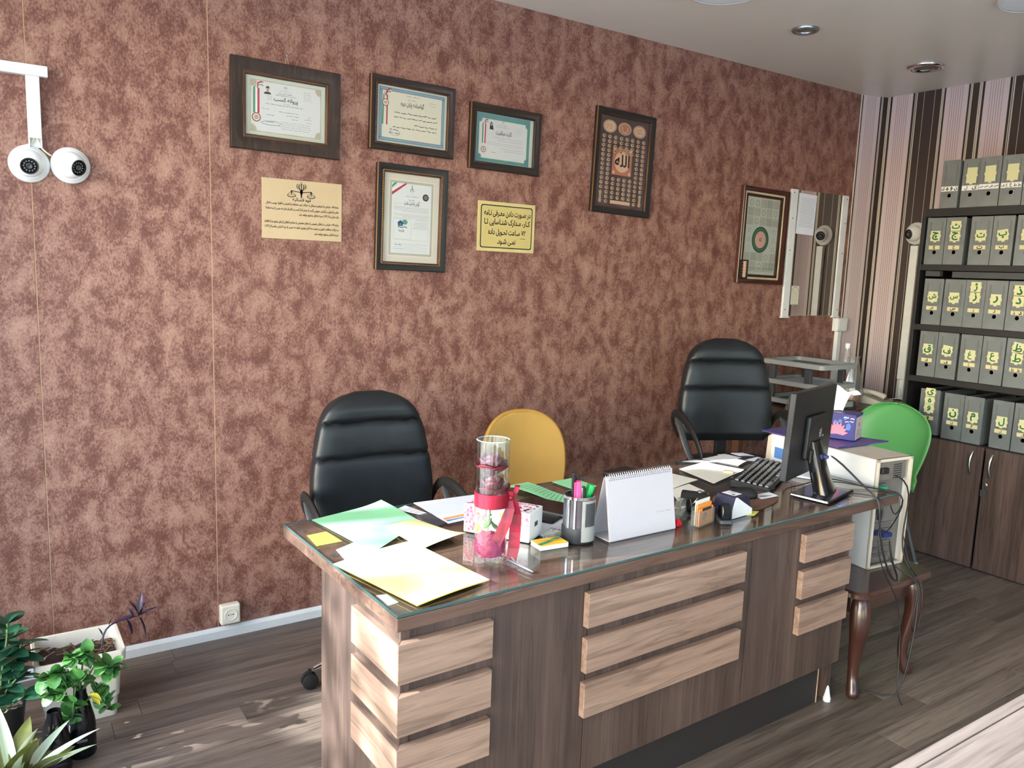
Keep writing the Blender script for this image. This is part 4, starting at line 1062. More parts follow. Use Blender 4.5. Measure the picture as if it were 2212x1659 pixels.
for k in range(3): D.add(stroke([(-pw+.01, -.195-k*.009), (pw-.012, -.195-k*.009)], .0022), 'ink_grey', 4)
D.done()
b = MB(); b.box(-iw-.006, -iw+.060, -.0275, -.012, -ih-.002, -ih+.112); cp = b.build('corner_plaque', 'ink_black', t, bevel=.001)
MB().box(-iw+.014, -iw+.040, -.0285, -.0275, -ih+.006, -ih+.104).build('plaque_face', 'tile_cream', cp)
b = MB(); 
for k in range(5):
    for s_ in (-1, 1): b.face([(-iw+.027+s_*.015, -.0281, -ih+.012+k*.019), (-iw+.027+s_*.027, -.0281, -ih+.021+k*.019), (-iw+.027+s_*.015, -.0281, -ih+.03+k*.019)])
b.build('plaque_ornament', 'gold', cp, fix=False)

# signs
def sign(label, x0, x1, z0, z1, tilt, mat):
    hw, hh = (x1-x0)/2, (z1-z0)/2
    t = thing('wall_sign', label, 'sign', ((x0+x1)/2, -.001, (z0+z1)/2), rot=(0, tilt, 0), group='Persian signs on the brown wall')
    MB().box(-hw, hw, -.004, 0, -hh, hh).build('plate', mat, t, bevel=.0008); return t, hw, hh
t, hw, hh = sign('gold sign with scales of justice above six lines of print', .979, 1.322, 1.693, 1.937, math.radians(.1), 'sign_gold')
D = Doc(t, .0042); emblem(D, -.007, .096, .034)
D.add(stroke([(-.007, .050), (-.007, .085)], [.004, .012]), 'ink_black', 3); D.add(stroke([(-.05, .078), (-.02, .074), (.006, .074), (.036, .078)], .003), 'ink_black', 3)
D.add(disc(-.007, .074, .006, 12, .010), 'ink_black', 3)
for sg in (-1, 1):
    cx = -.007+sg*.042; D.add(stroke([(cx, .078), (cx, .062)], [.007, .003]), 'ink_black', 3)
    for s2 in (-1, 1): D.add(stroke([(cx, .076), (cx+s2*.017, .060)], .0015), 'ink_black', 3)
    D.add(stroke(arc(cx, .060, .018, 180, 360, 10, .008), [.001]+[.003]*9+[.001]), 'ink_black', 3); D.add(stroke([(cx-.018, .060), (cx+.018, .060)], .0012), 'ink_black', 3)
D.text('قوه قضائیه', -.006, .037, .017, bold=.006, width=.078)
for st, z, w_ in (('ماده ۶۱۸ - هرکس با هیاهو و جنجال یا حرکات غیر متعارف یا تعرض به افراد موجب اخلال', .019, .312), ('نظم و آسایش و آرامش عمومی گردد یا مردم را از کسب و کار باز دارد به حبس از سه ماه تا', -.002, .313),
                  ('یک سال و تا ( ۷۴ ) ضربه شلاق محکوم خواهد شد .', -.022, .178), ('ماده ۶۱۹ - هرکس در اماکن عمومی یا معابر متعرض یا مزاحم اطفال یا زنان بشود یا با الفاظ', -.056, .318),
                  ('و حرکات مخالف شئون و حیثیت به آنان توهین نماید به حبس از دو تا شش ماه و تا ( ۷۴ )', -.076, .316), ('ضربه شلاق محکوم خواهد شد.', -.098, .108)):
    D.text(st, .156, z, .0125, align='RIGHT', bold=.012, width=w_)
D.done()
t, hw, hh = sign('yellow sign with black border and four bold Persian lines', 2.008, 2.343, 1.685, 1.923, math.radians(.3), 'sign_rim')
D = Doc(t, .0042)
D.add(([(x, z) for x, z in rrect(hw-.016, hh-.016, .012)], [tuple(range(24))]), 'ink_black', 1); D.add(([(x, z) for x, z in rrect(hw-.021, hh-.021, .010)], [tuple(range(24))]), 'sign_yellow', 2)
for st, z, w_ in (('در صـورت دادن معـرفی نـامه', .054, .272), ('کـار، مـدارک شنـاسایی تـا', .012, .268), ('۷۲ سـاعت تحـویل داده', -.036, .220), ('نمـی شـود.', -.080, .108)):
    D.text(st, .003 if z > -.05 else 0, z, .036, bold=.016, width=w_)
D.add(rect(.082, .113, -.052, -.050), 'ink_black', 3); D.done()

# ------------------------------------------------------------------ mirror, its sheet and sticker, sockets, conduits, cameras
mr = thing('wall_mirror', 'tall mirror with pale screwed side strips near the corner', 'mirror', (4.616, -.001, 1.767))
MB().box(-.297, .297, -.010, 0, -.401, .401).build('backing_board', 'wall_white', mr)
MB().box(-.240, .235, -.0125, -.0102, -.400, .402).build('mirror_glass', 'mirror_silver', mr)
for x0, x1 in ((-.302, -.238), (.236, .300)):
    o = MB().box(x0, x1, -.018, -.004, -.404, .403).build('side_strip', 'white_plastic', mr, bevel=.003)
    MB().box(x0-.004, x1+.002, -.024, -.002, -.414, -.404).build('foot_clip', 'white_plastic', o, bevel=.001)
    for z in (-.36, .02, .22, .38):
        MB().lathe([(.0008, .0184), (.004, .0182), (.005, .0178)], 10, T=Matrix.Translation(((x0+x1)/2+(.012 if x0 > 0 else -.006), 0, z)) @ Matrix.Rotation(PI/2, 4, 'X')).build('screw', 'ink_black', o)
sh_ = thing('paper_sheet', 'printed white sheet taped to the mirror', 'paper', (4.478, -.0145, 2.02), rot=(0, math.radians(1.5), 0))
MB().box(-.088, .094, -.0006, 0, -.128, .128).build('sheet', 'paper_blueish', sh_)
D = Doc(sh_, .0008); rn = random.Random(12)
for k in range(17): D.add(scribble(-.07+rn.random()*.01, .078, .100-k*.0112, .0042, rn, .2), 'ink_grey', 3)
D.done()
sk = thing('sticker', 'small framed prayer sticker low on the mirror', 'sticker', (4.432, -.0145, 1.50))
MB().box(-.042, .042, -.0008, 0, -.062, .062).build('sheet', 'mat_grey', sk)
D = Doc(sk, .001); rn = random.Random(13); D.add(rect(-.036, .036, -.056, .056), 'doc_cream', 1); D.add(stroke(arc(0, .03, .03, 0, 180, 10, .02), .003), 'ink_grey', 3)
for k in range(7): D.add(scribble(-.03, .03, .028-k*.012, .004, rn), 'ink_grey', 3)
D.done()
jb = thing('junction_box', 'white surface socket box below the mirror in the corner', 'junction box', (4.935, -.001, 1.305))
MB().box(-.055, .055, -.045, 0, -.045, .045).build('box', 'white_plastic', jb, bevel=.004)
MB().box(-.040, .040, -.047, -.045, -.032, .032).build('cover', 'white_plastic', jb, bevel=.002)
MB().box(.0555, .057, -.040, -.006, -.036, .036).build('side_plate', 'dark_grey_plastic', jb)
cd = thing('cable_conduit', 'white cable conduit running down from the corner socket box', 'conduit', (4.935, -.001, 0))
MB().box(-.021, .021, -.028, 0, .82, 1.258).build('channel', 'white_plastic', cd, bevel=.002)
c2 = thing('cable_conduit', 'white cable conduit below the single camera on striped wall', 'conduit', (XR, -.372, 0))
MB().box(-.030, 0, -.026, .026, .96, 1.850).build('cover', 'white_plastic', c2, bevel=.002)
MB().box(-.026, -.001, -.024, -.020, .82, .96).box(-.026, -.001, .020, .024, .82, .96).box(-.004, -.001, -.024, .024, .82, .96).build('channel', 'white_plastic', c2)
c3 = thing('cable_conduit', 'white T-shaped cable conduit above the twin cameras', 'conduit', (.19, -.001, 2.2))
MB().box(-.60, .046, -.030, 0, .004, .040).build('channel', 'white_plastic', c3, bevel=.002)
MB().box(-.021, .020, -.028, 0, -.205, .0035).build('channel', 'white_plastic', c3, bevel=.002)
MB().box(-.021, -.017, -.022, -.001, -.235, -.205).box(.016, .020, -.022, -.001, -.235, -.205).box(-.021, .020, -.004, -.001, -.235, -.205).build('open_end', 'white_plastic', c3)
MB().tube([(-.004, -.010, -.20), (-.008, -.012, -.222), (-.03, -.008, -.232), (-.05, -.005, -.236)], .0035, 8).build('cable', 'cream_plastic', c3, 60, subsurf=1)
MB().tube([(.006, -.012, -.20), (.010, -.016, -.228), (.03, -.016, -.25), (.052, -.010, -.262)], .0035, 8).build('cable', 'cream_plastic', c3, 60, subsurf=1)
def dome_camera(label, loc, aim, base_rot=(PI/2, 0, 0), s=1.0):
    t = thing('security_camera', label, 'security camera', loc, group='white dome cameras')
    B = Matrix.Rotation(base_rot[0], 4, 'X') if base_rot[0] else Matrix.Rotation(base_rot[1], 4, 'Y')
    MB().lathe([(.0635*s, 0), (.064*s, .006*s), (.061*s, .012*s), (.053*s, .017*s), (.050*s, .024*s)], 40, T=B).build('base', 'white_plastic', t, 40)
    n = (B @ Vector((0, 0, 1))).normalized(); c = n*.020*s; r = .048*s
    A = Vector(aim).normalized(); Q = Matrix.Translation(c) @ A.to_track_quat('Z', 'Y').to_matrix().to_4x4()
    prof = [(r*math.sin(a), r*math.cos(a)) for a in [math.radians(34+10*i) for i in range(12)]]
    head = MB().lathe(prof[::-1], 36, T=Q, cap=(True, False)).build('head', 'white_plastic', t, 60)
    zf = r*math.cos(math.radians(34)); rf = r*math.sin(math.radians(34))
    MB().lathe([(rf, zf), (rf*1.06, zf+.002*s), (rf*1.02, zf+.005*s), (rf*.92, zf+.0045*s), (rf*.90, zf-.003*s)], 30, T=Q, cap=(False, False)).build('bezel', 'matte_black', head, 60)
    MB().lathe([(.001, zf-.002*s), (rf*.91, zf-.002*s)], 30, T=Q).build('faceplate', 'lens_glass', head)
    MB().lathe([(rf*.36, zf-.002*s), (rf*.36, zf+.003*s), (rf*.30, zf+.004*s), (rf*.2, zf+.001*s)], 20, T=Q).build('lens', 'dark_grey_plastic', head, 50)
    led = None
    for k in range(12):
        a = 2*PI*k/12
        m = Q @ Matrix.Translation((rf*.64*math.cos(a), rf*.64*math.sin(a), zf-.0015*s))
        if led is None: led = MB().lathe([(.003*s, 0), (.0028*s, .0012*s), (.001*s, .0020*s)], 8, T=Matrix.Identity(4)).build('infrared_led', 'led_grey', head, 60)
        else: led = copyobj(led, (0, 0, 0), parent=head)
        led.matrix_local = m
    return t
dome_camera('white dome camera aimed straight out, left of the pair', (.168, -.0005, 1.907), (-.05, -1, -.30))
dome_camera('white dome camera aimed right, next to its twin', (.296, -.0005, 1.914), (.62, -1, -.30))
dome_camera('single white dome camera on the striped wall above a conduit', (XR-.0005, -.362, 1.930), (-1, .35, -.16), (0, -PI/2, 0), 1.14)
ws = thing('wall_socket', 'cream surface-mounted power socket on skirting at left', 'socket', (.822, -.001, .108))
MB().box(-.041, .041, -.038, 0, -.043, .043).build('housing', 'ivory_plastic', ws, bevel=.008, seg=3)
T = Matrix.Rotation(PI/2, 4, 'X')
MB().lathe([(.027, .037), (.027, .0395), (.0235, .0400), (.0225, .0385), (.001, .0382)], 32, T=T, cap=(False, True)).build('outlet', 'ivory_plastic', ws, 40)
for x in (-.0095, 0, .0095): MB().lathe([(.0008, .0388), (.0026 if x else .002, .0388)], 12, T=Matrix.Translation((x, 0, 0)) @ T).build('pin_hole', 'ink_black', ws)

# ceiling lights
def downlight(label, x, y, r):
    t = thing('ceiling_light', label, 'ceiling light', (x, y, H), group='round recessed ceiling lights')
    MB().lathe([(r, -.0005), (r, -.006), (r*.93, -.013), (r*.80, -.016), (r*.70, -.012), (r*.66, -.002)], 40, cap=(False, False)).build('ring', 'steel' if r < .09 else 'chrome', t, 50)
    MB().lathe([(r*.67, -.003), (r*.3, -.009), (.002, -.011)], 32, cap=(False, True)).build('lens', 'lamp_diffuser' if r > .12 else 'tower_inside', t, 60)
downlight('small round recessed light above the mirror wall', 3.501, -.642, .066)
downlight('larger round recessed light near the striped wall', 4.60, -.645, .100)
def panel_light(label, x, y, r):
    t = thing('ceiling_light', label, 'ceiling light', (x, y, H))
    MB().lathe([(r, -.0005), (r, -.022), (r*.96, -.028), (r*.93, -.026)], 48, cap=(False, False)).build('ring', 'white_plastic', t, 50)
    MB().lathe([(r*.94, -.024), (.002, -.026)], 48, cap=(False, True)).build('diffuser', 'lamp_diffuser', t, 60)
panel_light('round white ceiling lamp cut by the top edge of the picture', 2.742, -.80, .16)
panel_light('round white ceiling lamp just touching the top right of the picture', 3.83, -1.575, .16)

# ------------------------------------------------------------------ papers on the desk
def sheet(name, label, cat, pts, z, mat, wave=None, group=None, edge=None, th=.0009, n=10):
    """a paper given by four corners going round; wave(u, v) lifts it"""
    cx = sum(p[0] for p in pts)/4; cy = sum(p[1] for p in pts)/4
    P = [(x-cx, y-cy) for x, y in pts]
    def fn(u, v, d=0):
        x = (1-v)*((1-u)*P[0][0]+u*P[1][0])+v*((1-u)*P[3][0]+u*P[2][0]); y = (1-v)*((1-u)*P[0][1]+u*P[1][1])+v*((1-u)*P[3][1]+u*P[2][1])
        return (x, y, (wave(u, v) if wave else 0)+d)
    b = MB(); b.grid(lambda u, v: fn(u, v, th), n, n)
    b.grid(lambda u, v: fn(u, v, 0), n, n, 1 if edge else 0)
    for s_ in range(4):
        for i in range(n):
            def e(k): return {0: (k/n, 0), 1: (1, k/n), 2: (k/n, 1), 3: (0, k/n)}[s_]
            a, c = e(i), e(i+1); b.face([fn(*a), fn(*c), fn(*c, th), fn(*a, th)], 1 if edge else 0)
    o = b.build(name, [mat, edge] if edge else mat, None, fix=True); o.location = (cx, cy, z)
    return tag(o, label, cat, group), fn
GP = 'loose papers on the desk'
def strokes_on(o, fn, rows, rnd, mat='ink_grey', h=.02, name='handwriting', u0=.12, u1=.9):
    b = MB()
    for v in rows:
        vs, fs = scribble(u0+rnd.random()*.1, u1, v, h, rnd, .25); b.flat((vs, fs), lambda u, w: fn(min(1, max(0, u)), min(1, max(0, w)), .0013))
    b.build(name, mat, o, fix=False)
UG = .8021                                    # on the wood, under the glass
sheet('note_slip', 'lime yellow lined note under the glass at the left end', 'paper', [(.769, -1.138), (.832, -1.129), (.842, -1.232), (.763, -1.237)], UG, 'paper_lime', n=4, th=.0006, group=GP)
sheet('note_slip', 'white slip under the glass below the yellow folder', 'paper', [(.80, -1.29), (.88, -1.25), (.90, -1.37), (.79, -1.40)], UG, 'paper_white', n=4, th=.0006, group=GP)
sheet('business_card', 'small printed card under the glass at the near corner', 'card', [(.767, -1.634), (.795, -1.638), (.800, -1.696), (.768, -1.703)], UG, 'paper_white', n=4, th=.0006)
o_, f_ = sheet('green_sheet', 'pale green paper sheet at the left end of the desk', 'paper', [(.823, -1.029), (1.088, -.958), (1.112, -1.20), (.871, -1.383)], TOP+.0004, 'paper_green', lambda u, v: .010*max(0, u-.6)**2*6*(1-v)+.002*math.sin(3*v), GP)
strokes_on(o_, f_, (.12, .16), random.Random(2), 'ink_pale', .012, u0=.45, u1=.8)
sheet('cream_sheet', 'curled cream yellow paper lying on the green sheet', 'paper', [(.985, -1.205), (1.105, -1.188), (1.158, -1.398), (1.000, -1.43)], TOP+.0035, 'paper_cream', lambda u, v: .012*max(0, v-.55)**2*5*u+.002+.003*math.sin(u*3), GP)
sheet('yellow_folder', 'yellow paper folder at the near left corner of the desk', 'paper', [(.742, -1.422), (.996, -1.361), (1.048, -1.708), (.817, -1.759)], TOP+.0005, 'paper_yellow', lambda u, v: .004*(1-v)*(.35+u*.65)+.003*math.sin(u*PI)+.0022, GP, 'paper_edge_yellow', .0026)
o_, f_ = sheet('printed_sheet', 'white printed sheet behind the pink tissue box', 'paper', [(1.183, -1.009), (1.50, -1.02), (1.45, -1.22), (1.18, -1.255)], TOP+.0003, 'paper_blueish', n=5, group=GP)
b = MB(); b.flat(rect(.03, .35, .78, .86), lambda u, v: f_(u, v, .0013)); b.build('printed_band', 'print_orange', o_, fix=False)
b = MB(); b.flat(rect(.03, .3, .88, .93), lambda u, v: f_(u, v, .0013)); b.build('printed_band', 'print_blue', o_, fix=False)
o_, f_ = sheet('note_slip', 'torn white slip between green sheet and tissue box', 'paper', [(1.094, -1.06), (1.139, -1.036), (1.174, -1.138), (1.147, -1.142)], TOP+.0004, 'paper_white', lambda u, v: .004*(1-v), GP, n=5)
strokes_on(o_, f_, (.3, .5, .7), random.Random(3), 'ink_pale', .05)
sl = sheet('plastic_sleeve', 'dark clear plastic sleeve beside the pink tissue box', 'sleeve', [(1.122, -1.153), (1.170, -1.141), (1.166, -1.257), (1.118, -1.285)], TOP+.0005, 'smoke_plastic', n=4, th=.006)
o_, f_ = sheet('green_sheet', 'wavy green handwritten sheet in front of the mustard chair', 'paper', [(1.569, -1.002), (1.659, -1.0), (1.690, -1.206), (1.612, -1.291)], TOP+.0055, 'paper_green', lambda u, v: .004+.006*math.sin(v*5+u)*.5, GP)
strokes_on(o_, f_, [.12+.075*i for i in range(11)], random.Random(4), 'ink_green', .03)
sheet('green_sheet', 'green sheet behind the pen cup, at the back edge', 'paper', [(1.769, -1.000), (1.866, -1.000), (1.88, -1.133), (1.781, -1.175)], TOP+.0004, 'paper_green', lambda u, v: .003*u, GP)
sheet('letter_sheet', 'blue-tinted white sheet under the black tablet', 'paper', [(1.36, -1.28), (1.55, -1.27), (1.57, -1.47), (1.37, -1.49)], TOP+.0003, 'paper_blueish', n=5, group=GP)
PAPERS = [
 ('long white sheet under the eraser', [(2.367, -1.074), (2.56, -1.032), (2.615, -1.21), (2.325, -1.301)], 'paper_offwhite', .0004),
 ('sunlit white strip at the back of the desk', [(2.590, -.991), (2.722, -.975), (2.743, -1.108), (2.64, -1.15)], 'paper_white', .0016),
 ('narrow folded white strip behind the big white sheet', [(2.475, -.985), (2.541, -1.035), (2.60, -1.06), (2.55, -.99)], 'paper_white', .0014),
 ('white slip at the far back edge of the desk', [(2.722, -.96), (2.765, -.965), (2.780, -1.05), (2.735, -1.06)], 'paper_white', .0004),
 ('white slip nearest the back right corner of the desk', [(2.805, -.965), (2.862, -.985), (2.862, -1.05), (2.80, -1.02)], 'paper_blueish', .0004),
 ('white sheet leaning towards the computer tower', [(2.755, -1.09), (2.850, -1.075), (2.872, -1.152), (2.80, -1.173)], 'paper_blueish', .0016),
 ('white sheet to the right behind the desk calendar', [(2.18, -1.10), (2.282, -1.091), (2.309, -1.234), (2.124, -1.281)], 'paper_offwhite', .0004),
 ('pale sheet below the one behind the calendar', [(2.10, -1.29), (2.23, -1.26), (2.21, -1.36), (2.02, -1.41)], 'paper_offwhite', .0004),
 ('white sheet under the keyboard edge by the monitor', [(2.66, -1.19), (2.85, -1.15), (2.86, -1.30), (2.68, -1.33)], 'paper_white', .0004),
 ('white sheet behind the monitor foot', [(2.70, -1.36), (2.84, -1.33), (2.86, -1.45), (2.74, -1.48)], 'paper_blueish', .0004)]
for k, (lb, pts, m, dz) in enumerate(PAPERS):
    sheet('paper_sheet', lb, 'paper', pts, TOP+dz, m, lambda u, v: .0015*math.sin(PI*u)*v, GP, n=5)
sheet('note_slip', 'yellow-green slip under the ink box', 'paper', [(2.06, -1.60), (2.14, -1.58), (2.185, -1.63), (2.13, -1.655)], TOP+.0003, 'paper_lime', n=4, group=GP)
sheet('note_slip', 'white receipt between mouse and monitor foot', 'paper', [(2.32, -1.49), (2.40, -1.50), (2.39, -1.55), (2.31, -1.54)], TOP+.0034, 'paper_white', lambda u, v: .004*u, GP, n=4)
sheet('note_slip', 'green-edged slip under the monitor', 'paper', [(2.45, -1.42), (2.52, -1.38), (2.56, -1.41), (2.48, -1.46)], TOP+.0004, 'paper_cream', lambda u, v: .004*u, GP, n=4)
# thin black notebook at the back edge
nb = thing('notebook', 'thin black notebook on the back edge of the desk', 'notebook', (2.10, -1.03, TOP+.0003), math.radians(8))
MB().box(-.07, .07, -.045, .045, 0, .0025).box(-.07, .07, -.045, .045, .0105, .013).box(-.07, -.067, -.045, .045, 0, .013).build('cover', 'matte_black', nb, bevel=.001)
MB().box(-.066, .068, -.043, .043, .0026, .0104).build('pages', 'paper_offwhite', nb)

# ------------------------------------------------------------------ glass vase with preserved roses
VX, VY = 1.130, -1.578
vs_ = thing('glass_vase', 'tall glass cylinder vase with red ribbon on the desk', 'vase', (VX, VY, TOP))
VR, VH = .0455, .338
MB().lathe([(.002, .0), (VR-.001, .0), (VR, .002), (VR, VH-.001), (VR-.0015, VH), (VR-.003, VH-.001), (VR-.003, .012), (.002, .011)], 40, cap=(False, False)).build('glass', 'vase_glass', vs_, 40)
MB().lathe([(VR-.0030, VH-.0015), (VR-.0015, VH+.0006), (VR+.0004, VH-.0012)], 40, cap=(False, False)).build('glass_lip', 'glass_lip_grey', vs_, 60)
b = MB(); rn = random.Random(8); R = []
for r, z in ((.005, .0125), (VR-.0036, .0125), (VR-.0036, .062), (VR-.012, .067), (VR*.4, .070), (.003, .071)):
    R.append([(r*math.cos(2*PI*k/28), r*math.sin(2*PI*k/28), z+(rn.uniform(-.003, .003)+.006*math.sin(2*PI*k/28) if z > .05 else 0)) for k in range(28)])
b.rings(R); b.build('pink_sand', 'sand_pink', vs_, 60, label='coarse pink decorative sand', subsurf=1)
b = MB()
for k in range(900):
    a, z = rn.uniform(0, 2*PI), rn.uniform(.014, .068); r_ = VR-.0042; s_ = rn.uniform(.0011, .0021); c = Vector((r_*math.cos(a), r_*math.sin(a), z))
    if k > 760: q = rn.random()**.5*(VR-.006); c = Vector((q*math.cos(a), q*math.sin(a), .070))
    v6 = [b.bm.verts.new(c+Vector(d)*s_) for d in ((1, 0, 0), (-1, 0, 0), (0, 1, 0), (0, -1, 0), (0, 0, 1), (0, 0, -1))]
    for i, j in ((0, 2), (2, 1), (1, 3), (3, 0)): b.bm.faces.new((v6[i], v6[j], v6[4])); b.bm.faces.new((v6[j], v6[i], v6[5]))
b.build('sand_grains', 'sand_pink', vs_, kind='stuff')
MB().lathe([(VR+.0004, .155), (VR+.0018, .156), (VR+.0018, .194), (VR+.0004, .195)], 40, cap=(False, False)).build('ribbon_band', 'ribbon_red', vs_, 30)
def strip(path, w_, parent, name='ribbon_tail', side=Vector((.83, -.56, 0)), notch=True):
    b = MB(); n = len(path)
    L = []
    for i, p in enumerate(path):
        p = Vector(p); q = w_ if not isinstance(w_, list) else w_[i]
        L.append((p-side*q/2, p, p+side*q/2))
    for i in range(n-1):
        for j in (0, 1): b.face([L[i][j], L[i][j+1], L[i+1][j+1], L[i+1][j]])
    if notch:
        up = (Vector(path[-2])-Vector(path[-1])).normalized()*.014
        d = Vector(path[-1]); a, c = L[-1][0], L[-1][2]
        b.face([L[-1][0], L[-1][1], a-up*1.0]); b.face([L[-1][1], L[-1][2], c-up*1.0])
    bmesh.ops.remove_doubles(b.bm, verts=b.bm.verts, dist=1e-5)
    return b.build(name, 'ribbon_red', parent, None, solid=.0008)
kx, ky = VR*.80+.004, -VR*.62-.001                          # knot on the right-hand front of the vase
strip([(kx, ky, .178), (kx-.006, ky-.010, .150), (kx-.020, ky-.012, .115), (kx-.034, ky-.008, .080), (kx-.044, ky-.008, .062)], [.012, .026, .032, .032, .030], vs_)
strip([(kx, ky, .178), (kx+.012, ky-.006, .165), (kx+.018, ky-.006, .13), (kx+.016, ky-.006, .08), (kx+.012, ky-.008, .035), (kx+.006, ky-.010, .014)], [.010, .020, .030, .032, .032, .030], vs_)
for sg, ln in ((-1, .020), (1, .030)):
    P = [(kx+.0+sg*.004, ky-.004, .178), (kx+sg*.006+.004, ky-.010, .178+ln*.5), (kx+sg*.012+.006, ky-.008, .178+ln), (kx+sg*.013+.010, ky-.002, .178+ln*1.1), (kx+sg*.010+.008, ky+.002, .178+ln*.7), (kx+.002, ky-.002, .180)]
    strip(P, .013, vs_, 'bow_loop', notch=False)
MB().sphere((kx, ky-.004, .179), .008, 10, 8, sc=(1, .8, 1)).build('bow_knot', 'ribbon_red', vs_, 180)
def petal_mesh(R_, h_, flare, span):
    b = MB()
    def fn(u, v):
        q = (u-.5)*2; a = q*span*(.35+.65*math.sin(min(1, .2+v)*PI/2)); r = R_*(.22+.78*math.sin(v*PI*.56)+flare*v**3)
        z = h_*v*(1-.22*q*q*v)
        return (r*math.sin(a), r*math.cos(a), z)
    b.grid(fn, 6, 6); return b.build('petal', 'rose_red', None, 180, solid=.0006)
RINGS = ((3, .010, .050, 0, 1.15), (4, .019, .052, .05, .95), (5, .026, .048, .16, .80), (5, .033, .038, .26, .72))
PET = [petal_mesh(R_, h_, f_, s_) for n_, R_, h_, f_, s_ in RINGS]; PET_USED = set()
def rose(label, loc, s=1, seed=0):
    t = thing('preserved_rose', label, 'rose', loc, group='preserved roses in the vase'); rn = random.Random(seed)
    for ring, (n, R_, h_, f_, s_) in enumerate(RINGS):
        for k in range(n):
            a = 2*PI*k/n+ring*.7+rn.uniform(-.12, .12); m = Matrix.Rotation(a, 4, 'Z') @ Matrix.Translation((0, 0, -.002*ring)) @ Matrix.Rotation(-rn.uniform(0, .10)*ring*.5, 4, 'X') @ Matrix.Scale(s*rn.uniform(.94, 1.04), 4)
            if ring not in PET_USED: o = PET[ring]; PET_USED.add(ring); o.parent = t
            else: o = copyobj(PET[ring], (0, 0, 0), parent=t)
            o.matrix_local = m
    return t
r1 = rose('upper dark red rose inside the glass vase', (VX-.004, VY, TOP+.246), 1.06, 1)
r2 = rose('lower dark red rose inside the vase behind the ribbon', (VX+.002, VY, TOP+.186), 1.02, 2)
MB().tube([(0, 0, .008), (.008, 0, -.03), (.012, .002, -.06), (.006, .004, -.088)], .0025, 6).build('stem', 'stem_green', r1, 60)
MB().tube([(0, 0, .008), (-.006, 0, -.05), (-.012, 0, -.10)], .0025, 6).build('stem', 'stem_green', r2, 60)
for k in range(3):
    b = MB(); a = 2.2+1.4*k
    b.grid(lambda u, v: ((v*.036)*math.cos(a)+(u-.5)*.020*math.sin(PI*v)*-math.sin(a), (v*.036)*math.sin(a)*.8+(u-.5)*.020*math.sin(PI*v)*math.cos(a), -.055-.02*k*.5-v*.02-.01*abs(u-.5)), 4, 5); b.build('leaf', 'stem_green', r2, 180, solid=.0006)

# pink tissue box behind the vase
tx = thing('tissue_box', 'white and pink printed tissue box behind the vase', 'tissue box', (1.283, -1.407, TOP+.0017), math.radians(-58))
b = MB(); hx_, hy_ = .108, .050
b.box(-hx_, hx_, -hy_, hy_, 0, .088); b.build('box', 'tissue_box_white', tx, bevel=.003)
b = MB(); rn = random.Random(5)
for k in range(150):
    x, z = rn.uniform(-hx_+.004, -.03), rn.uniform(.008, .082); b.flat(disc(x, z, rn.uniform(.002, .005), 7), lambda u, v: (u, -hy_-.0007, v))
for k in range(34):
    x, z = rn.uniform(.03, hx_-.004), rn.uniform(.045, .084); b.flat(disc(x, z, rn.uniform(.002, .005), 7), lambda u, v: (u, -hy_-.0007, v))
for k in range(200):
    x, y = rn.uniform(-hx_+.006, hx_-.006), rn.uniform(-hy_+.006, hy_-.006); b.flat(disc(x, y, rn.uniform(.002, .0055), 7), lambda u, v: (u, v, .0887))
b.build('printed_flowers', 'tissue_pink', tx, kind='stuff', fix=False)
b = MB(); 
for dx, dz, r in ((-.006, .004, .007), (.006, .005, .006)): b.flat(disc(.045+dx, .058+dz, r, 10, r*.7), lambda u, v: (u, -hy_-.0009, v))
b.build('butterfly_wing', 'butterfly_blue', tx, fix=False)
b = MB(); b.flat(disc(.040, .052, .006, 10, .005), lambda u, v: (u, -hy_-.0009, v)); b.build('butterfly_wing', 'butterfly_pink', tx, fix=False)
b = MB(); b.flat(text2d('EASY', .026, 'CENTER', .01, fa=False), lambda u, v: (.030+u, -hy_-.0009, .026+v)); b.build('lettering', 'butterfly_pink', tx, fix=False)
b = MB(); b.flat(disc(-.06, .02, .011, 10), lambda u, v: (u, -hy_-.001, v)).flat(disc(.02, .07, .010, 10), lambda u, v: (u, -hy_-.001, v)); b.build('printed_spots', 'print_orange', tx, fix=False)
b = MB(); 
for k in range(5): b.box(hx_+.0004, hx_+.0009, -.012+k*.005, -.0095+k*.005, .040, .054)
b.build('printed_mark', 'ink_black', tx)

# black tablet on the papers and a phone under it
tbm = thing('tablet', 'black tablet with pale rim lying behind the pen cup', 'tablet', (1.535, -1.285, TOP+.0125), math.radians(-65))
b = MB(); b.rings([[(x, y, z) for x, y in rrect(.098, .060, .010)] for z in (0, .007)]); b.build('body', 'steel', tbm, 40)
b = MB(); b.rings([[(x*.985, y*.98, z) for x, y in rrect(.098, .060, .010)] for z in (.0071, .0082)]); b.build('screen', 'screen_dark', tbm, 40)
ph = thing('mobile_phone', 'black phone under the edge of the tablet', 'phone', (1.46, -1.335, TOP+.0015), math.radians(-60))
b = MB(); b.rings([[(x, y, z) for x, y in rrect(.072, .036, .009)] for z in (0, .010)]); b.build('body', 'matte_black', ph, 40, bevel=.001)

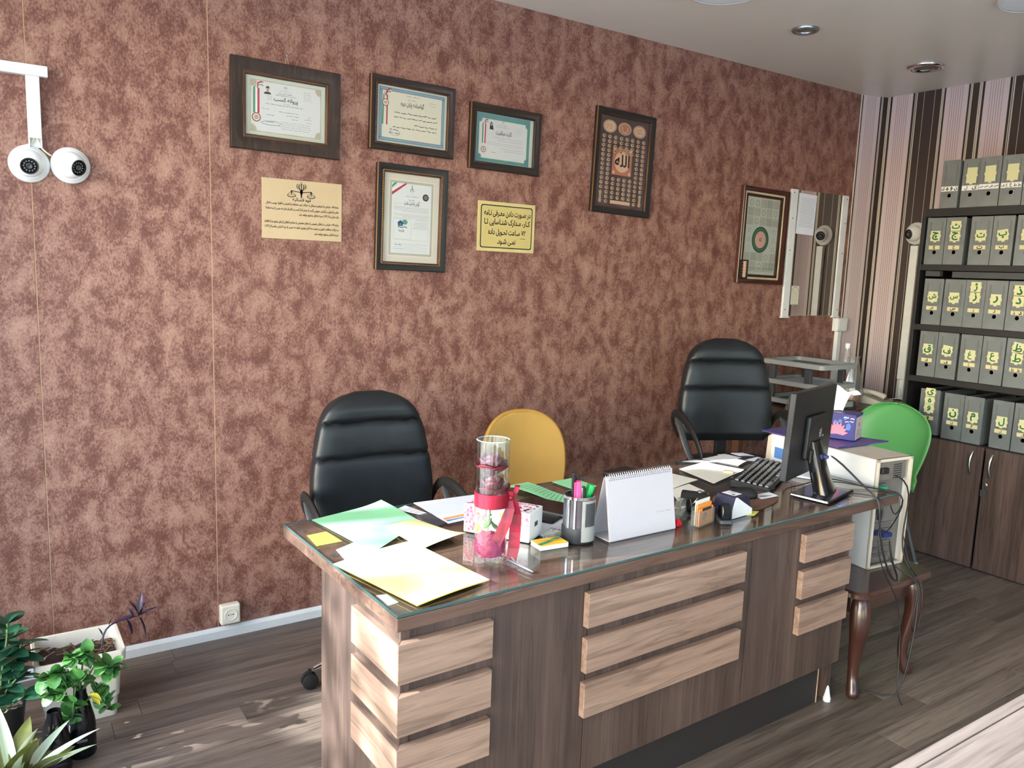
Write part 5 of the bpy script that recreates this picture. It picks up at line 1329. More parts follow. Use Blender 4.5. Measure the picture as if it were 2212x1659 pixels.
# matchbox-like note block, crumpled wrap, pen
nbk = thing('note_block', 'small yellow printed note block in front of the pen cup', 'note block', (1.342, -1.567, TOP+.0003), math.radians(-5))
MB().box(-.047, .047, -.028, .028, 0, .0135).build('pad', 'paper_offwhite', nbk, bevel=.001)
MB().box(-.0468, .0468, -.0278, .0278, .0136, .0144).build('top_sheet', 'note_gold', nbk)
b = MB(); b.flat(stroke([(-.045, -.016), (-.01, -.004), (.02, .012), (.045, .020)], .013), lambda u, v: (u, v, .0147)); b.build('printed_band', 'flag_green', nbk, fix=False)
b = MB(); b.flat(stroke([(-.045, .018), (0, .010), (.045, .002)], .006), lambda u, v: (u, v, .0149)); b.build('printed_band', 'orange_card', nbk, fix=False)
wr = thing('plastic_wrap', 'crumpled clear plastic wrap between note block and pen cup', 'plastic wrap', (1.392, -1.515, TOP+.0005))
b = MB(); rn = random.Random(21); R = []
for q, z in ((.4, .0), (1, .004), (1.0, .014), (.7, .024), (.3, .029)): R.append([(.034*q*math.cos(2*PI*k/14)*rn.uniform(.8, 1.1), .022*q*math.sin(2*PI*k/14)*rn.uniform(.75, 1.15), z*rn.uniform(.8, 1.1)) for k in range(14)])
b.rings(R); b.build('wrap', 'tape_clear', wr, 20)
pn = thing('ballpoint_pen', 'silver ballpoint pen lying in front of the vase', 'pen', (1.172, -1.650, TOP+.0045), math.radians(-85))
T = Matrix.Rotation(PI/2, 4, 'Y')
MB().lathe([(.0008, .068), (.0016, .062), (.0040, .048), (.0044, .02), (.0042, -.055), (.0036, -.062)], 14, T=T).build('barrel', 'pen_silver', pn, 50)
MB().lathe([(.0022, -.072), (.0024, -.062)], 10, T=T).build('clicker', 'chrome', pn); MB().box(-.058, -.020, -.0012, .0012, .0042, .0056).build('clip', 'chrome', pn)

# pen cup and what stands in it
CX, CY = 1.450, -1.560
pcup = thing('pen_cup', 'black and grey pen cup with chrome rim', 'pen cup', (CX, CY, TOP))
MB().lathe([(.004, 0), (.047, 0), (.049, .003), (.049, .044), (.046, .047), (.004, .040)], 36).build('base', 'cup_black', pcup, 40)
MB().lathe([(.0455, .046), (.0455, .134), (.0435, .134), (.0435, .046)], 36, cap=(False, False)).build('smoked_wall', 'smoke_plastic', pcup, 40)
MB().lathe([(.0475, .132), (.0478, .139), (.0455, .1405), (.0430, .139), (.0430, .132)], 36, cap=(False, False)).build('rim', 'chrome', pcup, 40)
def cupstrip(a0, a1, z0, z1, r, nm, m):
    b = MB(); n = 8; A = [math.radians(a0+(a1-a0)*k/n) for k in range(n+1)]
    b.rings([[(rr*math.cos(a), rr*math.sin(a), z) for z, rr in ((z0, r), (z1, r), (z1, r+.0025), (z0, r+.0025))] for a in A]); b.build(nm, m, pcup, 40)
cupstrip(-117, -58, .008, .131, .0492, 'front_plate', 'grey_plastic'); cupstrip(-106, -69, .055, .124, .0520, 'window', 'dark_grey_plastic')
cupstrip(-176, -164, .046, .131, .0462, 'strut', 'chrome'); cupstrip(-146, -140, .046, .131, .0462, 'strut', 'steel')
def pen(label, base, tip, r, mats, kind='pen', name='ballpoint_pen', cap=None, clip=None, square=False):
    """stands in the cup: base and top points relative to the cup"""
    a = Vector(base); d = Vector(tip)-a; ln = d.length; t = thing(name, label, kind, (CX+a.x, CY+a.y, TOP+.042+a.z), group='pens in the cup')
    t.rotation_mode = 'QUATERNION'; t.rotation_quaternion = d.to_track_quat('Z', 'Y')
    if square:
        b = MB(); b.rings([[(x*k, y*k, z) for x, y in rrect(r*1.3, r*.75, r*.3, 3)] for k, z in ((.8, 0), (1, .004), (1, ln*.5))]); b.build('barrel', mats[0], t, 50)
        b = MB(); b.rings([[(x*k, y*k, z) for x, y in rrect(r*1.4, r*.85, r*.3, 3)] for k, z in ((1, ln*.5), (1, ln*.92), (.9, ln))]); b.build('cap', mats[1], t, 50)
    else:
        MB().lathe([(r*.7, 0), (r, .004), (r, ln*.55)], 12).build('barrel', mats[0], t, 50)
        MB().lathe([(r*1.1, ln*.55), (r*1.1, ln*.95), (r*.8, ln)], 12).build('cap', mats[1], t, 50)
    if clip: MB().box(-r*.35, r*.35, -r*1.9 if not square else -r*1.5, -r*1.05 if not square else -r*.85, ln*.58, ln*.98).build('clip', clip, t, bevel=.0006)
    return t
pen('white and black ballpoint pen leaning left in the cup', (-.012, .012, 0), (-.028, -.004, .166), .0052, ('pen_white', 'matte_black'), clip='matte_black')
pen('plain black pen behind the pink highlighter', (.006, .012, 0), (.0, .012, .152), .0055, ('matte_black', 'matte_black'), clip='matte_black')
pen('pink highlighter with broad flat cap', (-.012, -.014, 0), (-.016, -.012, .142), .0085, ('marker_pink', 'marker_pink'), 'highlighter', 'highlighter_pen', clip='marker_pink', square=True)
pen('black marker with grey clip in front of the pink highlighter', (.006, -.020, 0), (-.006, -.025, .128), .0052, ('steel', 'matte_black'), 'marker', 'marker_pen', clip='steel')
pen('green highlighter leaning right in the cup', (-.004, .006, 0), (.036, -.008, .124), .0092, ('marker_green', 'marker_green'), 'highlighter', 'highlighter_pen', clip='marker_green', square=True)

# desk calendar
cl = thing('desk_calendar', 'white spiral desk calendar standing like a tent', 'calendar', (1.655, -1.590, TOP), math.radians(.5))
hw_ = .136
def tent(y0, z0, y1, z1, th, nm, m, x0=-hw_, x1=hw_): 
    b = MB(); d = Vector((0, y1-y0, z1-z0)).normalized(); n = Vector((0, -d.z, d.y))*th
    b.rings([[Vector((x, y0, z0)), Vector((x, y1, z1)), Vector((x, y1, z1))+n, Vector((x, y0, z0))+n] for x in (x0, x1)]); return b.build(nm, m, cl, bevel=.0006)
tent(-.036, .0022, -.004, .190, .002, 'front_page', 'calendar_white'); tent(-.034, .0022, -.002, .188, -.002, 'stand_front', 'calendar_white')
tent(.050, .0022, .006, .188, .002, 'stand_back', 'calendar_white'); MB().box(-hw_, hw_, -.036, .050, 0, .002).build('stand_base', 'calendar_white', cl)
b = MB()
for k in range(30):
    x = -hw_+.012+k*(2*hw_-.024)/29
    b.tube([(x, .001+.010*math.cos(a), .190+.009*math.sin(a)) for a in [2*PI*i/12 for i in range(12)]], .0011, 5, closed=True)
b.build('spiral_binding', 'chrome', cl, 60, kind='stuff')
b = MB()
for k in range(30):
    x = -hw_+.012+k*(2*hw_-.024)/29; b.box(x-.0018, x+.0018, -.0080, -.0074, .178, .182)
b.build('punched_holes', 'ink_grey', cl, kind='stuff')
b = MB(); d = Vector((0, .032, .188)).normalized()
vs2, fs2 = scribble(.055, .125, .062, .006, random.Random(31)); b.flat((vs2, fs2), lambda u, v: (u, -.0385+d.y/d.z*(v-.0)+.0, v)); b.build('pencil_note', 'ink_pale', cl, fix=False)

# ------------------------------------------------------------------ small office tools near the calendar
rc = thing('red_clip', 'small red plastic clip beside the calendar', 'clip', (1.815, -1.608, TOP+.0003))
MB().prism([(-.010, 0), (.012, 0), (.012, .012), (.004, .022), (-.008, .020)], lambda u, v, q: (u, q, v), -.010, .010).build('body', 'red_plastic', rc, bevel=.002)
tp = thing('tape_dispenser', 'clear tape roll on a grey holder behind the card holder', 'tape', (1.866, -1.568, TOP+.0003), math.radians(25))
MB().prism([(-.050, 0), (.050, 0), (.050, .014), (.036, .018), (.030, .032), (-.012, .030), (-.030, .018), (-.050, .014)], lambda u, v, q: (u, q, v), -.014, .014).build('holder', 'acrylic', tp, 30, bevel=.001)
T = Matrix.Translation((.006, 0, .042)) @ Matrix.Rotation(PI/2, 4, 'X')
MB().lathe([(.022, -.009), (.031, -.009), (.031, .009), (.022, .009)], 28, T=T, cap=(False, False)).build('tape_roll', 'tape_clear', tp, 40)
hp = thing('hole_punch', 'black two-hole paper punch lying behind the orange cards', 'hole punch', (1.968, -1.535, TOP+.0003), math.radians(35))
MB().rings([[(x, y, z) for x, y in rrect(.052, .034, .010)] for z in (0, .008)]).build('base', 'matte_black', hp, 40, bevel=.001)
MB().prism([(-.030, .010), (.030, .010), (.034, .030), (.026, .062), (.010, .074), (-.012, .074), (-.030, .050)], lambda u, v, q: (u, q, v), -.044, .044).build('lever', 'gloss_black', hp, 30, bevel=.004)
for y in (-.03, .03): MB().lathe([(.007, .008), (.007, .045)], 14, (.030, y, 0)).build('punch_pin', 'chrome', hp, 40)
MB().lathe([(.008, .074), (.008, .078), (.005, .079)], 16, (0, -.016, 0)).build('rivet', 'chrome', hp, 40)
oc = thing('card_holder', 'clear holder with orange cards in front of the hole punch', 'card holder', (1.905, -1.632, TOP+.0003), math.radians(12))
MB().box(-.046, .046, -.016, -.0145, 0, .052).box(-.046, .046, .014, .0155, 0, .06).box(-.046, .046, -.016, .0155, 0, .002).box(-.046, -.0445, -.0145, .014, .002, .05).box(.0445, .046, -.0145, .014, .002, .05).build('holder', 'acrylic', oc)
for k in range(3): MB().box(-.042, .042, -.012+.007*k, -.009+.007*k, .0025, .058+.012*k).build('card', 'orange_card' if k != 2 else 'paper_offwhite', oc, label='orange printed card' if k != 2 else 'off-white card')
MB().box(-.024, .030, -.0125, -.0121, .048, .058).build('printed_band', 'dark_cloth', oc)
b = MB(); 
for k in range(5): b.flat(stroke([(-.02+.004*k, .02), (-.022+.006*k, .034), (-.01+.002*k, .042)], .003), lambda u, v: (u, -.0126, v))
b.build('printed_plant', 'ink_grey', oc, fix=False)
bc = thing('binder_clip', 'black binder clip with wire handle above the orange cards', 'binder clip', (1.884, -1.600, TOP+.0585), math.radians(12))
MB().prism([(-.012, 0), (.012, 0), (.004, .022), (-.004, .022)], lambda u, v, q: (q, u, v), -.016, .016).build('body', 'gloss_black', bc, bevel=.001)
MB().tube([(-.010, -.008, .004), (-.012, -.016, .012), (-.004, -.022, .026), (.004, -.022, .026), (.012, -.016, .012), (.010, -.008, .004)], .0012, 6).build('wire_handle', 'chrome', bc, 60)
stp = thing('stapler', 'black stapler standing beside the navy ink box', 'stapler', (1.985, -1.652, TOP+.0003), math.radians(60))
MB().rings([[(x, y, z) for x, y in rrect(.030, .022, .008)] for z in (0, .012)]).build('base', 'dark_grey_plastic', stp, 40, bevel=.002)
MB().prism([(-.022, .012), (.020, .012), (.024, .030), (.020, .052), (.004, .064), (-.014, .060), (-.024, .040)], lambda u, v, q: (u, q, v), -.016, .016).build('body', 'gloss_black', stp, 30, bevel=.005)
for q in ((.006, .030), (-.006, .042)): MB().lathe([(.0035, 0), (.003, .0015)], 10, T=Matrix.Translation((q[0], -.016, q[1])) @ Matrix.Rotation(PI/2, 4, 'X')).build('rivet', 'chrome', stp)
ib = thing('ink_box', 'navy and white box with a white label, right of stapler', 'box', (2.083, -1.600, TOP+.0012), math.radians(6))
MB().prism([(-.058, 0), (.052, 0), (.052, .020), (.030, .068), (-.034, .068), (-.058, .020)], lambda u, v, q: (u, q, v), -.040, .040).build('body', 'navy_plastic', ib, bevel=.002)
MB().prism([(-.0595, .0), (.0535, 0), (.0535, .019), (-.036, .070), (-.043, .070), (-.0595, .030)], lambda u, v, q: (u, q, v), -.0425, -.0400).build('side_cheek', 'tower_white', ib, bevel=.001)
MB().box(-.022, .020, -.020, .030, .0682, .0688).build('label', 'paper_white', ib)
b = MB(); rn = random.Random(17)
b.box(-.018, -.008, -.014, -.006, .0689, .0692)
for k in range(3): b.flat(scribble(-.004, .018, .002+k*.008, .004, rn), lambda u, v: (u, v, .0692))
b.build('label_print', 'ink_black', ib, fix=False)
er = thing('eraser', 'small cream eraser lying on the large white sheet', 'eraser', (2.498, -1.218, TOP+.0018), math.radians(-35))
MB().box(-.020, .020, -.010, .010, 0, .012).build('body', 'eraser_cream', er, bevel=.003)

# ------------------------------------------------------------------ mouse pad, mouse, keyboard, monitor
mp = thing('mouse_pad', 'brown rounded mouse pad beside the monitor', 'mouse pad', (2.275, -1.500, TOP+.0003), math.radians(18))
MB().rings([[(.150*c*(1 if c < 0 else .9), .098*s_, z) for c, s_ in [(math.copysign(abs(math.cos(a))**.7, math.cos(a)), math.copysign(abs(math.sin(a))**.7, math.sin(a))) for a in [2*PI*k/40 for k in range(40)]]] for z in (0, .0028)]).build('pad', 'mouse_pad', mp, 40)
ms = thing('computer_mouse', 'black computer mouse on the brown pad', 'mouse', (2.262, -1.487, TOP+.0032), math.radians(-35))
b = MB(); R = []
for q, z in ((.94, 0), (1, .006), (.97, .014), (.86, .024), (.66, .032), (.35, .0365)): R.append([(.060*q*math.cos(a)+(.004*(1-q)), .032*q*math.copysign(abs(math.sin(a))**.85, math.sin(a)), z*(1+.1*math.cos(a))) for a in [2*PI*k/28 for k in range(28)]])
b.rings(R); b.build('body', 'matte_black', ms, 60, subsurf=1)
MB().lathe([(.002, -.003), (.009, -.003), (.009, .003), (.002, .003)], 16, T=Matrix.Translation((.030, 0, .026)) @ Matrix.Rotation(PI/2, 4, 'X')).build('scroll_wheel', 'dark_grey_plastic', ms, 40)
MB().tube([(.060, 0, .006), (.10, .02, .003), (.13, .03, .003), (.15, .04, .003)], .0018, 6).build('cable', 'cable_black', ms, 60, subsurf=1)
kb = thing('keyboard', 'black keyboard between the monitor and the papers', 'keyboard', (2.575, -1.330, TOP+.0022), math.radians(26.5))
KL, KW = .222, .074
MB().prism([(-KW, 0), (KW, 0), (KW, .024), (KW-.01, .027), (-KW+.006, .016), (-KW, .010)], lambda u, v, q: (q, u, v), -KL, KL).build('body', 'matte_black', kb, bevel=.003)
key = None
for r in range(6):
    n_ = 20 if r < 5 else 12
    for c in range(20):
        if r == 0 and 4 <= c <= 8: continue
        x = -KL+.016+c*.0216+(0 if c < 15 else .004); y_ = -KW+.014+r*.0222; z = .0150+.0115*(y_+KW)/(2*KW)+.001
        if key is None:
            b = MB(); b.rings([[(x2*k, y2*k, z2) for x2, y2 in rrect(.0088, .0088, .002, 2)] for k, z2 in ((1, 0), (.80, .0065))]); key = b.build('key', 'monitor_black', kb); key.location = (x, y_, z)
        else: copyobj(key, (x, y_, z), parent=kb)
copyobj(key, (-KL+.016+6*.0216, -KW+.014, .0171), parent=kb, scale=(5.6, 1, 1)).name = 'space_bar'
mo = thing('monitor', 'black flat monitor seen from behind at the desk end', 'monitor', (2.575, -1.592, TOP+.0003), math.radians(16))
sb = MB(); sb.prism([(-.125, -.075), (.125, -.085), (.118, .070), (-.110, .075)], lambda u, v, q: (u, v, q), 0, .012); sb.build('stand_base', 'gloss_black', mo, bevel=.006)
b = MB(); b.rings([[(x+dx, y+dy, z) for x, y in rrect(hx2, hy2, .006, 3)] for hx2, hy2, dx, dy, z in ((.060, .024, .008, -.016, .012), (.050, .022, .004, .002, .06), (.044, .020, 0, .026, .14), (.042, .016, 0, .040, .20))]); b.build('stand_neck', 'gloss_black', mo, 40)
Q = Matrix.Translation((0, .066, .074)) @ Matrix.Rotation(math.radians(2.5), 4, 'X')
def mpart(mb, nm, m, par=mo, **k):
    o = mb.build(nm, m, par, **k); o.matrix_local = Q; return o
pan = mpart(MB().box(-.211, .211, -.012, .012, 0, .322), 'panel', 'monitor_black', bevel=.004)
mpart(MB().box(-.202, .202, .0121, .0128, .016, .312), 'screen', 'screen_dark')
mpart(MB().box(-.085, .085, -.030, -.012, .065, .225), 'rear_housing', 'monitor_black', bevel=.006)
mpart(MB().box(-.060, .060, -.040, -.030, .05, .10), 'port_cover', 'matte_black', bevel=.003)
b = MB()
for k in range(3): b.box(.022+.0*k, .040, -.0306, -.0302, .140+.010*k, .146+.010*k)
b.box(.036, .042, -.0306, -.0302, .138, .17).box(.056, .070, -.0306, -.0302, .137, .143); mpart(b, 'rear_label', 'ink_pale')
o = mpart(MB().box(-.008, .030, -.062, -.036, .062, .080).box(.004, .020, -.078, -.060, .066, .078), 'video_plug', 'plug_blue', bevel=.003)

# cables
def cable(label, pts, r=.0035, mat='cable_black', name='cable'):
    o = MB().tube([Vector(p)-Vector(pts[0]) for p in pts], r, 8).build(name, mat, None, 60, subsurf=1); o.location = pts[0]
    return tag(o, label, 'cable')
EY = -1.733                                     # just outside the front edge of the desk there
cable('thick black video cable from the monitor down to the stool', [(2.612, -1.592, .958), (2.645, -1.625, .93), (2.69, -1.68, .86), (2.715, -1.722, .822), (2.722, EY-.012, .80), (2.722, EY-.012, .74), (2.745, -1.755, .62), (2.79, -1.765, .52), (2.85, -1.765, .47), (2.93, -1.73, .462), (2.985, -1.66, .50), (3.0, -1.635, .585)], .0042)
cable('thin black cable trailing from monitor foot over the desk edge', [(2.66, -1.60, .815), (2.70, -1.66, .814), (2.735, -1.71, .8145), (2.752, EY-.008, .805), (2.755, EY-.008, .76), (2.72, EY-.01, .66), (2.74, -1.76, .56), (2.80, -1.775, .47), (2.86, -1.78, .40), (2.88, -1.79, .25), (2.85, -1.81, .12), (2.83, -1.83, .03), (2.86, -1.84, .004)], .0026)
cable('black cable loops from mouse across the desk to the tower', [(2.44, -1.53, .8135), (2.52, -1.475, .8135), (2.60, -1.485, .8135), (2.68, -1.50, .83), (2.76, -1.52, .835), (2.82, -1.60, .8145), (2.86, -1.70, .8145), (2.880, EY-.004, .806), (2.886, EY-.006, .77), (2.91, -1.70, .70), (2.95, -1.66, .72), (2.955, -1.645, .745)], .0024)
cable('keyboard cable curving behind the monitor to the tower', [(2.64, -1.37, .826), (2.70, -1.45, .8145), (2.76, -1.56, .83), (2.82, -1.64, .8145), (2.865, -1.70, .8145), (2.898, EY+.004, .804), (2.905, EY, .76), (2.935, -1.68, .66), (2.955, -1.645, .62)], .0024)
cable('power lead hanging down the back of the tower', [(2.985, -1.632, .848), (3.03, -1.655, .83), (3.065, -1.665, .77), (3.06, -1.66, .68), (3.045, -1.66, .58), (3.04, -1.68, .50), (3.03, -1.735, .46), (3.02, -1.765, .42), (2.99, -1.785, .30), (2.97, -1.79, .22), (2.93, -1.80, .12), (2.90, -1.80, .03), (2.87, -1.78, .005), (2.80, -1.66, .005)], .0036)
cable('looped black cable hanging behind the stool apron', [(3.055, -1.66, .60), (3.075, -1.67, .52), (3.06, -1.70, .462), (3.05, -1.76, .44), (3.04, -1.775, .36), (3.035, -1.775, .27), (3.00, -1.775, .235), (2.975, -1.775, .26), (2.985, -1.775, .34), (3.01, -1.772, .42), (3.02, -1.74, .458), (2.99, -1.665, .475), (2.985, -1.645, .52)], .0028)
cable('white telephone wire running from the conduit along the corner table', [(5.16, -.372, .90), (5.13, -.40, .87), (5.05, -.44, .835), (5.02, -.30, .826), (5.0, -.24, .826)], .003, 'white_plastic')
ft = thing('floor_cap', 'small white plastic cap on the floor by the desk leg', 'cap', (2.640, -1.660, 0))
MB().lathe([(.014, 0), (.015, .012), (.013, .016), (.010, .03), (.005, .055), (.002, .062)], 16).build('cap', 'white_plastic', ft, 50)

# ------------------------------------------------------------------ on the tower
fo = sheet('purple_folder', 'purple plastic folder lying on the computer tower', 'folder', [(2.965, -1.00), (3.15, -.985), (3.29, -1.42), (2.955, -1.40)], .9052, 'folder_purple', lambda u, v: .004*v+.010*(1-v)*0, None, None, .006)
t2 = thing('tissue_box', 'blue tissue box with lotus picture on the purple folder', 'tissue box', (3.145, -1.255, .9162), math.radians(30))
t2.rotation_euler = (0, 0, math.radians(-70))
bx, by, bz = .095, .062, .115
MB().box(-bx, bx, -by, by, 0, bz).build('box', 'tissue_navy', t2, bevel=.003)
MB().box(bx+.0004, bx+.001, -by+.004, by-.004, .004, bz-.012).build('end_panel', 'tissue_side', t2, label='grey-pink printed end panel')
b = MB(); b.box(bx+.0011, bx+.0014, -.012, .006, .06, .076)
for k in range(5): b.box(bx+.0011, bx+.0014, -.04, .03-.01*(k % 3), .02+.006*k, .0215+.006*k)
b.build('end_print', 'ink_grey', t2)
def front(u, v, q=0): return (u, -by-.0006-q, v)
b = MB()
for k in range(9):
    a = math.radians(10+20*k); b.flat(([(.02, .024), (.02+.026*math.cos(a)-.009*math.sin(a), .024+.030*math.sin(a)+.009*math.cos(a)), (.02+.048*math.cos(a), .024+.056*math.sin(a)), (.02+.026*math.cos(a)+.009*math.sin(a), .024+.030*math.sin(a)-.009*math.cos(a))], [(0, 1, 2, 3)]), lambda u, v, k=k: front(u, v, .0002*(k % 3)))
b.build('lotus', 'lotus_pink', t2, fix=False)
b = MB()
for k in range(5): b.flat(disc(-.03+.02*k, .085+.012*math.sin(k*2), .008, 9), lambda u, v: front(u, v))
b.flat(disc(.066, .06, .010, 12, .016), lambda u, v: front(u, v)); b.build('blue_motif', 'lotus_blue', t2, fix=False)
b = MB(); b.flat(scribble(.045, .088, .098, .010, random.Random(3)), lambda u, v: front(u, v, .001)); b.flat(scribble(.05, .085, .082, .008, random.Random(4)), lambda u, v: front(u, v, .001)); b.build('brand_marks', 'tissue_white', t2, fix=False)
b = MB(); rn = random.Random(9)
def tis(u, v):
    a = (u-.5)*2; x = a*(.022+.050*v)+.018*v*v; y = .012*math.sin(a*3+v*2)*(1-.3*v)+.02*v; z = bz+.003+.095*math.sin(v*1.9)-.030*max(0, v-.7)*2*a
    return (x, y, z+.012*math.sin(u*7)*v)
b.grid(tis, 12, 12); b.build('tissue', 'tissue_white', t2, 180, solid=.0008)

# ------------------------------------------------------------------ on the corner table
bt = thing('water_bottle', 'empty clear bottle with white cap standing in the corner', 'bottle', (4.630, -.30, .8205))
MB().lathe([(.012, .002), (.040, 0), (.043, .008), (.043, .23), (.040, .255), (.026, .315), (.015, .345), (.014, .372)], 28, cap=(True, False)).build('body', 'clear_bag', bt, 50)
MB().lathe([(.016, .356), (.0165, .358), (.0165, .384), (.015, .388), (.001, .388)], 24).build('cap', 'white_plastic', bt, 40)
MB().lathe([(.0435, .16), (.0437, .175), (.0435, .19)], 28, cap=(False, False)).build('label_band', 'bottle_red', bt)
bg_ = thing('plastic_bag', 'clear plastic bag of brown snacks leaning on the bottle', 'bag', (4.575, -.40, .8205))
b = MB(); R = []; rn = random.Random(14)
for q, z in ((.7, .002), (1, .03), (1.05, .08), (.9, .14), (.72, .2), (.55, .26), (.42, .30), (.6, .315)): R.append([(.086*q*math.cos(a)*rn.uniform(.86, 1.1)-.04*z, .052*q*math.sin(a)*rn.uniform(.86, 1.1), z*rn.uniform(.96, 1.02)) for a in [2*PI*k/18 for k in range(18)]])
b.rings(R, cap=(True, False)); b.build('bag', 'clear_bag', bg_, 25)
b = MB(); R = []
for q, z in ((.6, .004), (.9, .03), (.92, .06), (.6, .085), (.2, .095)): R.append([(.080*q*math.cos(a)*rn.uniform(.9, 1.05), .046*q*math.sin(a)*rn.uniform(.9, 1.05), z*rn.uniform(.9, 1.1)) for a in [2*PI*k/16 for k in range(16)]])
b.rings(R); b.build('snacks', 'food_brown', bg_, 60)
pb = thing('plastic_bag', 'grey crumpled carrier bag on the front of the corner table', 'bag', (3.965, -.45, .8205))
b = MB(); R = []
for q, z in ((.6, .001), (1, .02), (.95, .06), (.7, .10), (.35, .125)): R.append([(.11*q*math.cos(a)*rn.uniform(.8, 1.1), .048*q*math.sin(a)*rn.uniform(.8, 1.1), z*rn.uniform(.85, 1.1)) for a in [2*PI*k/18 for k in range(18)]])
b.rings(R); b.build('bag', 'clear_bag', pb, 20)
tl = thing('telephone', 'ivory desk telephone with keypad on the corner table', 'telephone', (4.84, -.395, .8205), math.radians(14))
b = MB(); b.prism([(-.085, 0), (.085, 0), (.085, .052), (.06, .056), (-.085, .022)], lambda u, v, q: (q, u, v), -.10, .10); b.build('base', 'phone_ivory', tl, bevel=.006)
for r in range(4):
    for c in range(3):
        kx_, ky_ = -.0+c*.022, -.062+r*.024
        MB().box(kx_-.007, kx_+.007, ky_-.007, ky_+.007, .024+(ky_+.085)*.235, .034+(ky_+.085)*.235).build('key', 'mid_grey', tl, bevel=.001)
MB().tube([(-.070, -.085, .05), (-.072, -.07, .064), (-.072, 0, .078), (-.072, .06, .082), (-.070, .082, .068)], [.022, .02, .014, .02, .022], 12).build('handset', 'phone_ivory', tl, 60, subsurf=1)
MB().rings([[(x-.0+.045, y+.05, z) for x, y in rrect(.040, .022, .006)] for z in (.058, .064)]).build('display', 'mid_grey', tl, 40)
tdp = thing('tape_box', 'small dark grey box beside the bag of snacks', 'box', (4.455, -.465, .8205))
MB().box(-.035, .035, -.020, .020, 0, .045).box(-.030, .030, -.016, .016, .045, .050).build('body', 'dark_grey_plastic', tdp, bevel=.004)

# ------------------------------------------------------------------ plants by the shop window
def leaf_mesh(name, mat, L, w_, droop=.2, fold=.12, nu=4, nv=7, pw=.8, blunt=.8):
    """leaf along +X from its stalk at the origin"""
    b = MB()
    def fn(u, v):
        s_ = (u-.5)*2; wid = w_*max(0, math.sin(PI*min(1, .02+v**pw*.98)))**blunt*.5 if v < .999 else 0
        return (L*v, s_*wid, fold*abs(s_)*wid*2-droop*L*v*v)
    b.grid(fn, nu, nv); o = b.build(name, mat, None, 180); return o
def orient(d, up=Vector((0, 0, 1)), twist=0):
    x = Vector(d).normalized(); z = (up-x*up.dot(x))
    if z.length < 1e-3: z = Vector((0, 1, 0))
    z.normalize(); y = z.cross(x)
    m = Matrix((x, y, z)).transposed().to_4x4()
    return m @ Matrix.Rotation(twist, 4, 'X')
class Leaves:
    def __init__(s, proto): s.p = proto; s.used = False
    def put(s, parent, loc, d, sc=1, twist=0, name=None):
        if not s.used: o = s.p; s.used = True; o.parent = parent
        else: o = copyobj(s.p, (0, 0, 0), parent=parent)
        o.matrix_local = Matrix.Translation(Vector(loc)) @ orient(d, twist=twist) @ Matrix.Scale(sc, 4); return o
# white planter
pl = thing('planter_box', 'white plastic planter box with soil beside the wall', 'planter', (.226, -.335, 0))
def sq(hx_, hy_, z, r=.02): return [(x, y, z) for x, y in rrect(hx_, hy_, r)]
b = MB(); b.rings([sq(.108, .088, .006), sq(.108, .088, .0), sq(.112, .092, .07), sq(.117, .097, .075), sq(.122, .103, .16), sq(.126, .108, .165), sq(.130, .112, .205), sq(.137, .120, .210), sq(.139, .122, .245), sq(.136, .119, .250), sq(.127, .110, .248), sq(.122, .105, .20)], cap=(True, True)); b.build('box', 'planter_white', pl, 35)
b = MB(); rn = random.Random(30)
b.grid(lambda u, v: ((u-.5)*.236, (v-.5)*.205, .203+rn.uniform(-.004, .006)), 14, 12); b.build('soil', 'soil', pl, 60)
chip = None
for k in range(70):
    x, y_ = rn.uniform(-.02, .112) if k < 50 else rn.uniform(-.11, .02), rn.uniform(-.09, .09)
    if chip is None: chip = MB().box(-.014, .014, -.003, .003, -.0015, .0015).build('bark_chip', 'bark_chip', pl, bevel=.001, seg=1); c_ = chip
    else: c_ = copyobj(chip, (0, 0, 0), parent=pl)
    c_.matrix_local = Matrix.Translation((x, y_, .210+rn.uniform(0, .010))) @ Matrix.Rotation(rn.uniform(0, 6.3), 4, 'Z') @ Matrix.Rotation(rn.uniform(-.5, .5), 4, 'Y') @ Matrix.Scale(rn.uniform(.6, 1.3), 4)
PURP = Leaves(leaf_mesh('leaf', 'leaf_purple', .075, .019, .12, .25))
pp = thing('purple_plant', 'dark purple trailing plant arching out of the planter', 'plant', (.300, -.335, .205))
MB().tube([(0, 0, 0), (.006, .02, .055), (.03, .03, .078), (.065, .04, .085), (.10, .05, .080), (.135, .05, .085)], [.0045, .004, .0035, .0035, .003, .0025], 7).build('stem', 'leaf_purple', pp, 60, subsurf=1)
for loc, d, s_ in (((.135, .05, .085), (.1, .2, 1), 1.1), ((.13, .05, .085), (-.35, .1, .9), .95), ((.13, .05, .085), (.45, .0, .9), .95), ((.125, .05, .083), (-1, .1, .05), 1.0), ((.135, .05, .083), (1, .2, .35), .95), ((.13, .05, .08), (.35, -.1, -1), 1.3),
                   ((.09, .045, .080), (.3, -.3, -.8), .8), ((.11, .05, .082), (-.2, -.3, .9), .7), ((.03, .03, .078), (.2, -.2, .7), .5), ((.128, .05, .084), (.7, -.4, .5), .8), ((.006, .02, .05), (-.3, .3, .9), .4)): PURP.put(pp, loc, d, s_)
DARK = Leaves(leaf_mesh('leaf', 'leaf_dark', .055, .034, .15, .10, blunt=.65))
bu = thing('leafy_shrub', 'dark green leafy shrub at the left edge of the picture', 'plant', (-.012, -.45, 0))
MB().lathe([(.055, 0), (.075, .15), (.078, .155), (.070, .15), (.066, .12), (.004, .12)], 24, cap=(True, True)).build('pot', 'matte_black', bu, 40)
